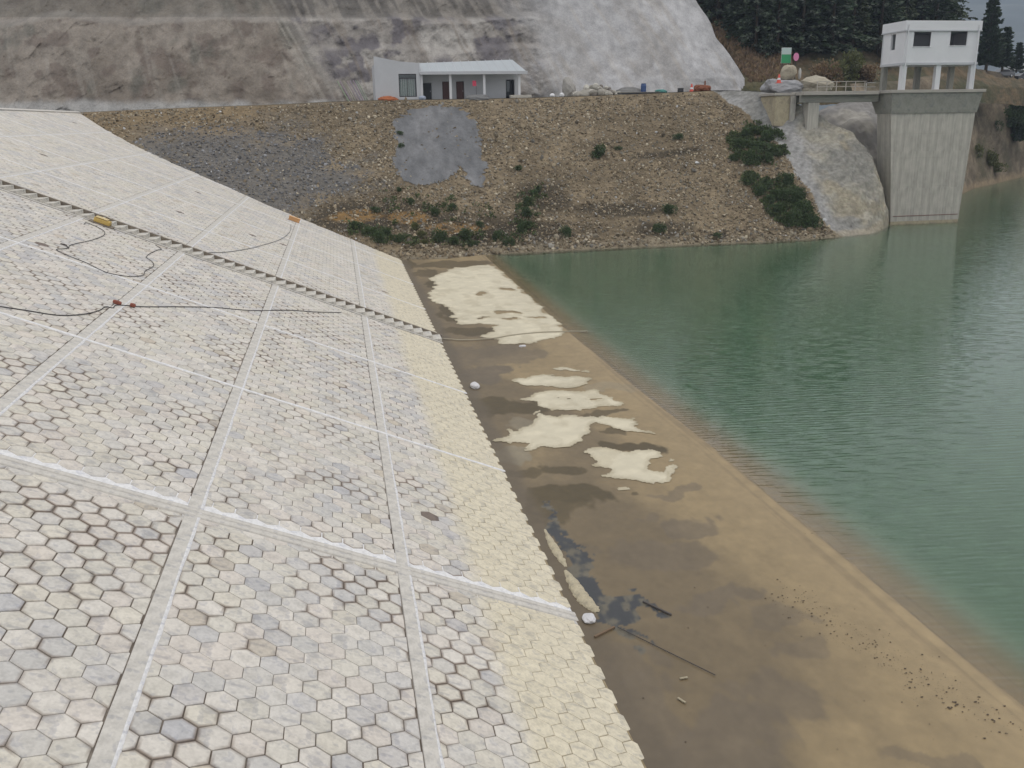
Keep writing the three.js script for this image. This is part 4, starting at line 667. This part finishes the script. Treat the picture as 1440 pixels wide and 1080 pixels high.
    for (let i = 0; i < n; i++) { const k = lerp(k0, k1, sq()), v = lerp(v0, v1, sq()); if (!inPoly(k + 2.4 * (fbm(k * 1.4, v * 26, 4, 610) - 0.5), v + 0.16 * (fbm(k * 1.4, v * 26, 4, 615) - 0.5), q) || fbm(k * 1.6, v * 32, 4, 620) < 0.53) continue; const p = bankPt(k, v), c0 = new THREE.Vector3(...p); for (let b = 0; b < 5; b++) leafCard(scrub, c0.clone().add(new THREE.Vector3((sq() - 0.5) * 0.5, -0.02 + sq() * 0.35, (sq() - 0.5) * 0.5)), new THREE.Vector3(sq() - 0.5, 0.3 + 0.7 * sq(), sq() - 0.3).normalize(), sz * (0.6 + 0.7 * sq()), sq, 0.7 + 0.6 * sq()); }
  }
  const sm = mesh('scrub', scrub.build(true), leafMat(0.09, 0.12, 0.045)); sm.userData.kind = 'stuff'; tag(sm, 'low green scrub growing between the shrubs on the bank', 'scrub');
  // dry grass on the cut slope right of the mound
  const g = new Geo(), q = rng(8);
  for (let i = 0; i < 5200; i++) { const px = 1000 + 110 * q(), py = 30 + 88 * q(); if (px < interp([[20, 985], [60, 1012], [112, 1050]], py)[0]) continue; const p = hillPt(px, py); leafCard(g, new THREE.Vector3(p[0], p[1] - 0.1, p[2] + 0.3), new THREE.Vector3(0.5 * (q() - 0.3), 0.8, 0.5 * (q() - 0.5)).normalize(), 0.5 + 0.6 * q(), q, 0.7 + 0.5 * q()); }
  const dg = mesh('dry_grass', g.build(true), M_dry); dg.userData.kind = 'stuff'; tag(dg, 'tall dry brown grass on the slope between mound and wood', 'grass');
}

// ------------------------------------------------------------------ things on the dam face and the shelf
const tubeOf = (pts, r, seg) => new THREE.TubeGeometry(new THREE.CatmullRomCurve3(pts.map(p => new THREE.Vector3(...p)), false, 'centripetal'), seg ?? pts.length * 8, r, 6);
const damPx = (px, py, n = 0.03) => { const [s, a] = damSA(px, py); return toWorld(s, n, a); };
function rubbleGeo(seed, s = [1, 0.7, 1], amp = 0.4, det = 2) { const g = new THREE.IcosahedronGeometry(1, det), p = g.attributes.position; for (let i = 0; i < p.count; i++) { const v = new THREE.Vector3().fromBufferAttribute(p, i), r = 1 + amp * 2 * (fbm3(v.x * 1.3 + seed, v.y * 1.3, v.z * 1.3, 4, seed) - 0.5); p.setXYZ(i, v.x * r * s[0], v.y * r * s[1], v.z * r * s[2]); } g.computeVertexNormals(); return g; }
{
  const cord = std({ color: rgb(0.045, 0.042, 0.045), roughness: 0.7 });
  tag(mesh('hose', tubeOf([[-20, 430], [0, 432], [40, 438], [80, 444], [115, 443], [140, 437], [150, 432], [158, 434], [163, 430], [200, 432], [250, 432], [300, 433], [350, 437], [410, 437], [440, 439], [480, 440]].map(([x, y]) => damPx(x, y, 0.024)), 0.017, 160), cord), 'dark hose lying across two panels past a broken red brick', 'hose');
  tag(mesh('cord', tubeOf([[118, 316], [122, 314], [130, 317], [144, 324], [147, 330], [130, 338], [98, 346], [96, 350], [92, 345], [84, 343], [94, 347], [94, 350], [79, 352], [90, 358], [120, 370], [150, 384], [175, 389], [200, 388], [204, 382], [216, 374], [213, 368], [206, 363], [222, 352], [227, 351], [218, 345]].map(([x, y]) => damPx(x, y)), 0.015, 220), cord), 'thin looping cord beside the yellow float on the dam', 'cord');
  tag(mesh('cord', tubeOf([[409, 316], [408, 325], [396, 336], [370, 345], [345, 351], [318, 355], [290, 356]].map(([x, y]) => damPx(x, y)), 0.018, 90), std({ color: rgb(0.2, 0.2, 0.2), roughness: 0.8 })), 'grey cord curving down from the orange box to the stair', 'cord');
  { // yellow wheeled tool box
    const [s, a] = damSA(143, 316), p = toWorld(s, 0.0, a), t = thing('tool_box', 'yellow box with a dark base lying on the dam beside the stair', 'box', p); t.quaternion.copy(dam.quaternion); const yl = std({ color: rgb(0.52, 0.36, 0.10), roughness: 0.55 });
    mesh('body', box(0.8, 0.24, 0.42, 0, 0.18, 0, 0.05), yl, t); mesh('base', box(1.2, 0.06, 0.55, 0, 0.035, 0, 0.02), M.darkBrown, t); mesh('handle', tubeOf([[-0.35, 0.32, 0], [-0.3, 0.42, 0], [0.3, 0.42, 0], [0.35, 0.32, 0]], 0.025, 20), M.darkBrown, t); mesh('lid', box(0.6, 0.03, 0.42, 0.05, 0.335, 0, 0.01), std({ color: rgb(0.7, 0.55, 0.28), roughness: 0.6 }), t);
  }
  { const [s, a] = damSA(413, 311), p = toWorld(s, 0, a), t = thing('carton', 'small orange-brown box at the far end of the dam face', 'box', p); t.quaternion.copy(dam.quaternion); mesh('body', box(0.95, 0.3, 0.5, 0, 0.16, 0, 0.03), std({ color: rgb(0.55, 0.30, 0.13), roughness: 0.8 }), t); mesh('lid', box(1.0, 0.05, 0.55, 0, 0.335, 0, 0.015), std({ color: rgb(0.62, 0.36, 0.17), roughness: 0.8 }), t); }
  const br = std({ color: rgb(0.27, 0.09, 0.06), map: T_conc, roughness: 0.95 });
  for (const [x, y, w, lab] of [[164, 428, 0.30, 'broken red brick lying on a rib beside the dark hose'], [186, 432, 0.20, 'small dark brick fragment lying on the dark hose']]) { const [s, a] = damSA(x, y), b = rubbleGeo(x, [w * 0.6, 0.09, 0.11], 0.12, 3), pp = b.attributes.position; for (let i = 0; i < pp.count; i++) pp.setXYZ(i, clamp(pp.getX(i), -w / 2, w / 2), clamp(pp.getY(i), -0.06, 0.06), clamp(pp.getZ(i), -0.08, 0.08)); b.computeVertexNormals(); const m = mesh('brick_fragment', b, br); m.position.set(...toWorld(s, 0.08, a)); m.quaternion.copy(dam.quaternion); tag(m, lab, 'brick'); }
  // on the shelf
  const G = (x, y, h = 0.04) => ground(x, y).map((v, i) => i === 1 ? h : v);
  tag(mesh('rope', tubeOf([[622, 478], [650, 480], [690, 478], [720, 473], [760, 469], [800, 468], [826, 468]].map(([x, y]) => G(x, y, 0.085)), 0.03, 80), std({ color: rgb(0.38, 0.34, 0.26), roughness: 0.9 })), 'pale rope stretched from the stair foot across the silt', 'rope');
  const bagM = std({ color: rgb(0.60, 0.59, 0.60), roughness: 0.75, bumpMap: T_rockB, bumpScale: 0.03 });
  for (const [x, y, s, lab] of [[828, 873, [0.17, 0.10, 0.21], 'white sack lying at the end of the wide concrete joint'], [668, 545, [0.20, 0.14, 0.42], 'white sack lying alone at the dam toe'], [735, 488, [0.2, 0.07, 0.14], 'tiny white sack lying out on the wet silt']]) { const m = mesh('sack', rubbleGeo(x, s, 0.3, 5), bagM); const p = G(x, y, s[1] * 0.7); m.position.set(...p); tag(m, lab, 'sack'); }
  // cream mortar ridges spilled along the toe
  const rm = std({ color: rgb(0.52, 0.455, 0.32), map: T_conc, bumpMap: T_concB, bumpScale: 0.02, roughness: 0.95 });
  for (const [P, w, lab] of [[[[795, 803], [806, 820], [818, 840], [832, 855], [840, 862]], 0.17, 'lumpy cream mortar ridge along the toe beside the white sack'], [[[766, 745], [776, 765], [786, 782], [796, 798]], 0.11, 'thin cream mortar ridge along the toe beside dark puddle']]) {
    const c = new THREE.CatmullRomCurve3(P.map(([x, y]) => new THREE.Vector3(...G(x, y, 0.02)))), n = 44, gg = new Geo();
    for (let i = 0; i <= n; i++) { const q = c.getPoint(i / n), e = Math.sqrt(Math.sin(Math.PI * (0.03 + 0.94 * i / n))) * w * (0.75 + 0.6 * fbm(i * 0.25, w * 9, 3, 900)); for (let k = 0; k <= 8; k++) { const an = Math.PI * k / 8; gg.v(q.x + Math.cos(an) * e * (0.9 + 0.3 * vn(i * 0.6, k, 4)), 0.0 + Math.sin(an) * e * 0.7 * (0.8 + 0.4 * vn(i * 0.7, k * 0.8, 8)), q.z, k / 8, i / 8); } if (i) for (let k = 0; k < 8; k++) { const A = (i - 1) * 9 + k; gg.q(A, A + 1, A + 10, A + 9); } }
    tag(mesh('mortar_ridge', gg.build(), rm), lab, 'mortar');
  }
  const wood = std({ color: rgb(0.085, 0.075, 0.07), roughness: 0.85 });
  const plank = (a, b, w, h, lab, m = wood) => { const A = new THREE.Vector3(...G(...a, 0.05)), B = new THREE.Vector3(...G(...b, 0.05)), d = B.clone().sub(A), o = mesh('plank', new RoundedBoxGeometry(d.length(), h, w, 1, 0.008), m); o.position.copy(A.add(B).multiplyScalar(0.5)); o.rotation.y = Math.atan2(-d.z, d.x); tag(o, lab, 'plank'); };
  plank([904, 848], [944, 867], 0.045, 0.05, 'short dark plank at the tip of the black puddle');
  plank([836, 898], [864, 884], 0.06, 0.05, 'brown stick lying between the toe and the white sack', std({ color: rgb(0.16, 0.11, 0.07), roughness: 0.9 }));
  plank([868, 884], [1006, 952], 0.014, 0.025, 'long thin dark pole half sunk in the silt', wood);
  plank([956, 957], [967, 955], 0.05, 0.03, 'tiny pale chip of wood on the brown silt', rm); plank([953, 984], [964, 991], 0.05, 0.03, 'small bent pale chip lower on the brown silt', rm);
  const R = rng(66), crumbs = []; // scattered dark crumbs
  for (let i = 0; i < 420; i++) { const t = R(), x = lerp(1100, 1420, t) + (R() + R() - 1) * 46, y = lerp(835, 1030, t) + (R() + R() - 1) * 20; const q = ground(x, y); if (q[0] > XE(q[2]) - 0.3) continue; const s = 0.005 + 0.017 * R() ** 3, c = rubbleGeo(i + 3, [s * (1 + R()), s * 0.6, s], 0.4, 0); c.translate(q[0], 0.035, q[2]); crumbs.push(c); }
  for (let i = 0; i < 26; i++) { const q = ground(860 + 500 * R(), 690 + 370 * R()); if (q[0] > XE(q[2]) - 0.3 || q[0] < XT + 0.4) continue; const s = 0.006 + 0.012 * R(), c = rubbleGeo(i + 503, [s * 1.4, s * 0.6, s], 0.4, 0); c.translate(q[0], 0.035, q[2]); crumbs.push(c); }
  const cm = mesh('mud_crumbs', merge(crumbs), std({ color: rgb(0.095, 0.072, 0.052), roughness: 0.95 })); cm.userData.kind = 'stuff'; tag(cm, 'dark mud crumbs scattered over the tan silt', 'crumbs');
}

// ------------------------------------------------------------------ things on the platform
{
  const red = std({ color: rgb(0.62, 0.09, 0.06), roughness: 0.6 }), pink = std({ color: rgb(0.75, 0.22, 0.34), roughness: 0.7 });
  const edgeY = x => interp(BANK.map(r => [r[3], r[4]]), x)[0];
  const put = (px, py, D) => { const p = at(px, py, D); return [p[0], edgeY(p[0]) + 0.02, p[2]]; };
  { const p = put(905, 120, 112), t = thing('barrel', 'blue plastic barrel standing on the platform edge below the pale mound', 'barrel', p); const b = std({ color: rgb(0.03, 0.07, 0.19), roughness: 0.45 }); mesh('body', new THREE.LatheGeometry([[0, 0], [0.26, 0], [0.30, 0.08], [0.31, 0.35], [0.335, 0.4], [0.31, 0.45], [0.31, 0.8], [0.335, 0.85], [0.30, 0.9], [0.28, 1.08], [0, 1.1]].map(q => new THREE.Vector2(q[0] * 1.05, q[1] * 1.1)), 20), b, t); mesh('lid', (() => { const g = new THREE.CylinderGeometry(0.31, 0.31, 0.05, 20); g.translate(0, 1.225, 0); return g; })(), b, t); }
  { const p = put(930, 128, 109.5), t = thing('tarpaulin_heap', 'crumpled teal tarpaulin heap lying at the platform edge', 'tarpaulin', p); mesh('tarpaulin', rubbleGeo(51, [0.75, 0.32, 0.5], 0.5, 5).translate(0, 0.15, 0), std({ color: rgb(0.04, 0.19, 0.17), roughness: 0.6 }), t); }
  { const p = put(957, 127, 108), t = thing('tool_crate', 'small black crate on the platform edge', 'crate', p); mesh('box', box(0.6, 0.4, 0.45, 0, 0.2, 0, 0.03), M.dark, t); mesh('lid', box(0.64, 0.06, 0.49, 0, 0.43, 0, 0.02), M.dark, t); }
  { const p = put(988, 121, 110), t = thing('rusty_machine', 'rust brown heap of scrap machinery on the platform edge', 'scrap', p), m = std({ color: rgb(0.22, 0.075, 0.035), roughness: 0.9, map: T_conc }); mesh('heap', rubbleGeo(61, [1.1, 0.5, 0.6], 0.55, 5).translate(0, 0.3, 0), m, t); mesh('mast', box(0.14, 0.9, 0.14, 0.3, 0.8, 0, 0.02), m, t); mesh('roller', (() => { const g = new THREE.CylinderGeometry(0.3, 0.3, 0.5, 16); g.rotateX(Math.PI / 2); g.translate(-0.75, 0.32, 0.3); return g; })(), m, t); }
  const cone = (p, s, lab) => { const t = thing('traffic_cone', lab, 'cone', p); mesh('body', new THREE.LatheGeometry([[0.2, 0.03], [0.06, 0.72], [0.03, 0.75], [0, 0.75]].map(q => new THREE.Vector2(q[0] * s, q[1] * s)), 16), red, t); mesh('base', box(0.5 * s, 0.04, 0.5 * s, 0, 0.02, 0, 0.01), red, t); mesh('collar', new THREE.LatheGeometry([[0.152 * s, 0.28 * s], [0.118 * s, 0.44 * s]].map(q => new THREE.Vector2(q[0] + 0.004, q[1])), 16), M.white, t); };
  cone(put(973, 112, 113), 1.35, 'red cone at the foot of the pale mound'); cone(at(1095, 117, 101.6), 1.3, 'red cone beside the boulder that carries the green sign');
  // green and white notice board with post
  { const b = at(1103, 118, 104.5), t = thing('notice_board', 'green notice board with pale upper half on a post behind the pale boulder', 'sign', [b[0], edgeY(b[0]) - 0.1, b[2]]), y0 = at(1102, 89, 104.5)[1] - (edgeY(b[0]) - 0.1), y1 = at(1103, 67, 104.5)[1] - (edgeY(b[0]) - 0.1);
    mesh('board', box(1.22, y1 - y0, 0.05, 0, (y0 + y1) / 2, 0), M.frame, t); mesh('lower_half', box(1.18, (y1 - y0) * 0.56, 0.01, 0, y0 + (y1 - y0) * 0.29, 0.031), std({ color: rgb(0.03, 0.27, 0.11), roughness: 0.5 }), t); mesh('upper_half', box(1.18, (y1 - y0) * 0.38, 0.01, 0, y0 + (y1 - y0) * 0.79, 0.031), std({ color: rgb(0.42, 0.52, 0.50), roughness: 0.5 }), t);
    for (const x of [-0.4, 0.4]) mesh('post', box(0.06, y0 + 0.3, 0.06, x, (y0 + 0.3) / 2, -0.07), M.dark, t); }
  { const b = at(1117, 118, 104), t = thing('round_sign', 'pink disc on a thin pole beside the green notice board', 'sign', [b[0], edgeY(b[0]) - 0.1, b[2]]), yc = at(1117, 80, 104)[1] - edgeY(b[0]) + 0.1; const d = new THREE.CylinderGeometry(0.45, 0.45, 0.04, 24); d.rotateX(Math.PI / 2); d.scale(0.75, 1, 1); d.translate(0, yc, 0); mesh('disc', d, std({ color: rgb(0.62, 0.22, 0.38), roughness: 0.6 }), t); mesh('pole', box(0.05, yc, 0.05, 0, yc / 2, -0.05), M.dark, t); }
  { const b = at(1108, 112, 103.5), m = mesh('boulder', rubbleGeo(81, [0.85, 0.8, 0.7], 0.5, 2), std({ color: rgb(0.40, 0.355, 0.27), map: T_rock, roughness: 0.95 })); m.position.set(b[0], at(1108, 103, 103.5)[1], b[2]); tag(m, 'tall pale boulder standing in front of the green notice board', 'boulder'); }
  { const b = at(1124, 112, 103.5), m = mesh('marker_stone', rubbleGeo(82, [0.2, 0.6, 0.2], 0.4, 1), std({ color: rgb(0.46, 0.45, 0.42), roughness: 0.9 })); m.position.set(b[0], at(1124, 104, 103.5)[1], b[2]); tag(m, 'slim white marker stone beside the tall pale boulder', 'stone'); }
  for (const [x, y, D, s, sd, lab] of [[1150, 122, 102.5, [2.2, 1.1, 1.4], 83, 'large pale rock hump behind the footbridge end'], [1106, 124, 103.3, [2.7, 1.15, 1.8], 84, 'low grey rock hump above the bridge abutment']]) { const b = at(x, y, D), m = mesh('boulder', rubbleGeo(sd, s, 0.6, 4), std({ color: sd === 83 ? rgb(0.42, 0.38, 0.30) : rgb(0.33, 0.33, 0.34), map: T_rock, roughness: 0.95 })); m.position.set(b[0], b[1] - 0.15, b[2]); tag(m, lab, 'boulder'); }
  // stone pile and grey heaps
  { const p = put(838, 128, 112.5), t = thing('stone_pile', 'pile of pale broken stones on the platform below the mound', 'stone pile', p), R = rng(12), gs = [0, 1, 2].map(i => rubbleGeo(90 + i, [0.34, 0.26, 0.3], 0.4, 1)), ms = [[0.46, 0.44, 0.39], [0.33, 0.31, 0.27], [0.20, 0.18, 0.16]].map(c => std({ color: rgb(...c), roughness: 0.95 }));
    for (let i = 0; i < 90; i++) { const a = R() * 6.28, r = R() ** 0.6, h = (1 - r) * 1.5 * R(), m = mesh('stone', gs[i % 3], ms[Math.floor(R() * 2.5)], t); m.position.set(Math.cos(a) * r * 3.0, 0.12 + h, Math.sin(a) * r * 1.3); m.rotation.set(R() * 6, R() * 6, R() * 6); m.scale.setScalar(0.6 + 0.8 * R()); } 
    mesh('core', rubbleGeo(95, [2.3, 0.95, 1.0], 0.2, 3), ms[1], t); }
  for (const [x, D, s, c, lab] of [[885, 113.5, [2.0, 0.95, 1.4], [0.20, 0.20, 0.20], 'smooth grey gravel heap beside the blue barrel'], [671, 109.5, [1.5, 0.5, 0.9], [0.22, 0.225, 0.235], 'grey gravel heap in front of the house porch']]) { const p = put(x, 128, D), m = mesh('gravel_heap', rubbleGeo(x, s, 0.22, 8), std({ color: rgb(...c), map: T_soil, bumpMap: T_rockB, bumpScale: 0.05, roughness: 1 })); m.position.set(...p); tag(m, lab, 'heap'); }
  { const p = put(546, 140, 109.6), m = mesh('clay_heap', rubbleGeo(96, [1.35, 0.42, 0.7], 0.45, 8), std({ color: rgb(0.42, 0.14, 0.06), map: T_soil, roughness: 1 })); m.position.set(...p); tag(m, 'orange clay heap at the left corner of the house', 'heap'); }
  { const p = put(732, 137, 109.6), t = thing('concrete_slab', 'pale concrete slab lying at the right end of the house', 'slab', p); mesh('slab', box(2.5, 0.34, 0.8, 0, 0.17, 0, 0.04), std({ color: rgb(0.5, 0.47, 0.41), map: T_conc, roughness: 0.9 }), t); mesh('footing', box(2.2, 0.06, 0.7, 0, -0.0, 0), M.deck, t); }
  { const p = put(505, 140, 111.5), t = thing('leaning_poles', 'bundle of grey poles leaning on the rock beside the house', 'poles', p), R = rng(9); for (let i = 0; i < 9; i++) { const g = new THREE.CylinderGeometry(0.06, 0.07, 2.7, 7); g.translate(0, 1.3, 0); const m = mesh('pole', g, std({ color: rgb(0.22 + 0.1 * R(), 0.21 + 0.1 * R(), 0.2 + 0.08 * R()), roughness: 0.9 }), t); m.position.set(-1.2 + i * 0.28, 0, 0.2 * R()); m.rotation.set(-0.35, 0, 0.42 + 0.1 * (R() - 0.5)); } }
  { const p = put(670, 138, 110.6), t = thing('flag', 'small pink flag on a thin pole in front of the porch', 'flag', p); mesh('pole', box(0.04, 2.0, 0.04, 0, 1.0, 0), M.dark, t); const f = new THREE.PlaneGeometry(0.45, 0.6, 6, 6), q = f.attributes.position; for (let i = 0; i < q.count; i++) q.setZ(i, 0.06 * Math.sin(q.getX(i) * 12 + q.getY(i) * 3)); f.translate(-0.2, 1.75, 0); f.computeVertexNormals(); mesh('cloth', f, std({ color: rgb(0.75, 0.10, 0.16), roughness: 0.8, side: THREE.DoubleSide }), t); }
  { const p = put(594, 141, 109.3), m = mesh('sack', rubbleGeo(97, [0.42, 0.26, 0.3], 0.25, 4), std({ color: rgb(0.30, 0.34, 0.42), roughness: 0.8 })); m.position.set(p[0], p[1] + 0.18, p[2]); tag(m, 'blue-grey sack by the porch corner of the house', 'sack'); }
  for (const [x, y, lab] of [[777, 137, 'white sack at the platform edge right of the house'], [790, 133, 'second white sack further from the house on the platform edge']]) { const p = put(x, y, 109.3), m = mesh('sack', rubbleGeo(x, [0.3, 0.26, 0.25], 0.3, 4), M.white); m.position.set(p[0], p[1] + 0.16, p[2]); tag(m, lab, 'sack'); }
  { const p = put(800, 131, 114), m = mesh('boulder', rubbleGeo(98, [0.8, 1.5, 0.7], 0.5, 2), std({ color: rgb(0.42, 0.40, 0.37), map: T_rock, roughness: 0.95 })); m.position.set(p[0], p[1] + 0.9, p[2]); tag(m, 'upright pale rock slab beside the broken stone pile', 'boulder'); }
  { const a = at(868, 134, 108.2), b = at(936, 130, 107.9), t = thing('timber_beam', 'long dark timber lying along the platform edge below the barrel', 'timber', [(a[0] + b[0]) / 2, edgeY((a[0] + b[0]) / 2) + 0.1, -108.2]); mesh('beam', box(Math.abs(b[0] - a[0]), 0.14, 0.18, 0, 0, 0, 0.02), M.dark, t); mesh('board', box(Math.abs(b[0] - a[0]) * 0.9, 0.05, 0.5, -0.3, 0.1, -0.1, 0.01), M.deck, t); }
  // vehicles on the hillside track
  const car = (px, py, D, turn, c, lab) => {
    const p = at(px, py, D), t = thing('parked_car', lab, 'car', p, turn), paint = new THREE.MeshPhysicalMaterial({ color: rgb(...c), roughness: 0.4, clearcoat: 0.6 });
    const s = new THREE.Shape([[-2.1, 0.35], [2.1, 0.35], [2.15, 0.75], [1.95, 0.92], [1.15, 1.0], [0.6, 1.42], [-0.9, 1.45], [-1.6, 1.0], [-2.1, 0.9]].map(q => new THREE.Vector2(...q))), g = new THREE.ExtrudeGeometry(s, { depth: 1.5, bevelEnabled: true, bevelSize: 0.08, bevelThickness: 0.1, bevelSegments: 2 }); g.translate(0, 0, -0.75); mesh('body', g, paint, t);
    for (const z of [0.86, -0.86]) { const w = new THREE.Shape([[-1.4, 1.02], [0.95, 1.02], [0.5, 1.36], [-0.85, 1.38]].map(q => new THREE.Vector2(...q))), e = new THREE.ExtrudeGeometry(w, { depth: 0.02, bevelEnabled: false }); e.translate(0, 0, z - 0.01); mesh('window', e, M.dark, t); }
    for (const x of [-1.3, 1.3]) for (const z of [0.75, -0.75]) { const w = new THREE.CylinderGeometry(0.33, 0.33, 0.22, 18); w.rotateX(Math.PI / 2); w.translate(x, 0.33, z); const wm = mesh('wheel', w, M.dark, t), rr = new THREE.CylinderGeometry(0.18, 0.18, 0.24, 12); rr.rotateX(Math.PI / 2); rr.translate(x, 0.33, z); mesh('rim', rr, M.frame, wm); }
  };
  car(1410, 109, 168, 0.15, [0.10, 0.10, 0.11], 'dark grey parked car on the hillside track beside the cypresses'); car(1439, 114, 172, 0.1, [0.03, 0.03, 0.035], 'black parked car below the white truck');
  { const p = at(1427, 104, 182), t = thing('box_truck', 'white box truck parked on the hillside track', 'truck', p, 0.1); mesh('cargo_box', box(4.4, 1.7, 2.0, -0.3, 1.55, 0, 0.05), M.white, t); mesh('cab', box(1.4, 1.5, 1.9, 2.65, 1.2, 0, 0.15), M.white, t); mesh('windscreen', box(0.03, 0.6, 1.6, 3.36, 1.55, 0), M.dark, t); mesh('chassis', box(5.6, 0.22, 1.6, 0.4, 0.6, 0), M.dark, t); for (const x of [-1.6, 2.5]) for (const z of [0.85, -0.85]) { const w = new THREE.CylinderGeometry(0.42, 0.42, 0.26, 18); w.rotateX(Math.PI / 2); w.translate(x, 0.42, z); mesh('wheel', w, M.dark, t); } }
}
renderer.render(scene, camera);
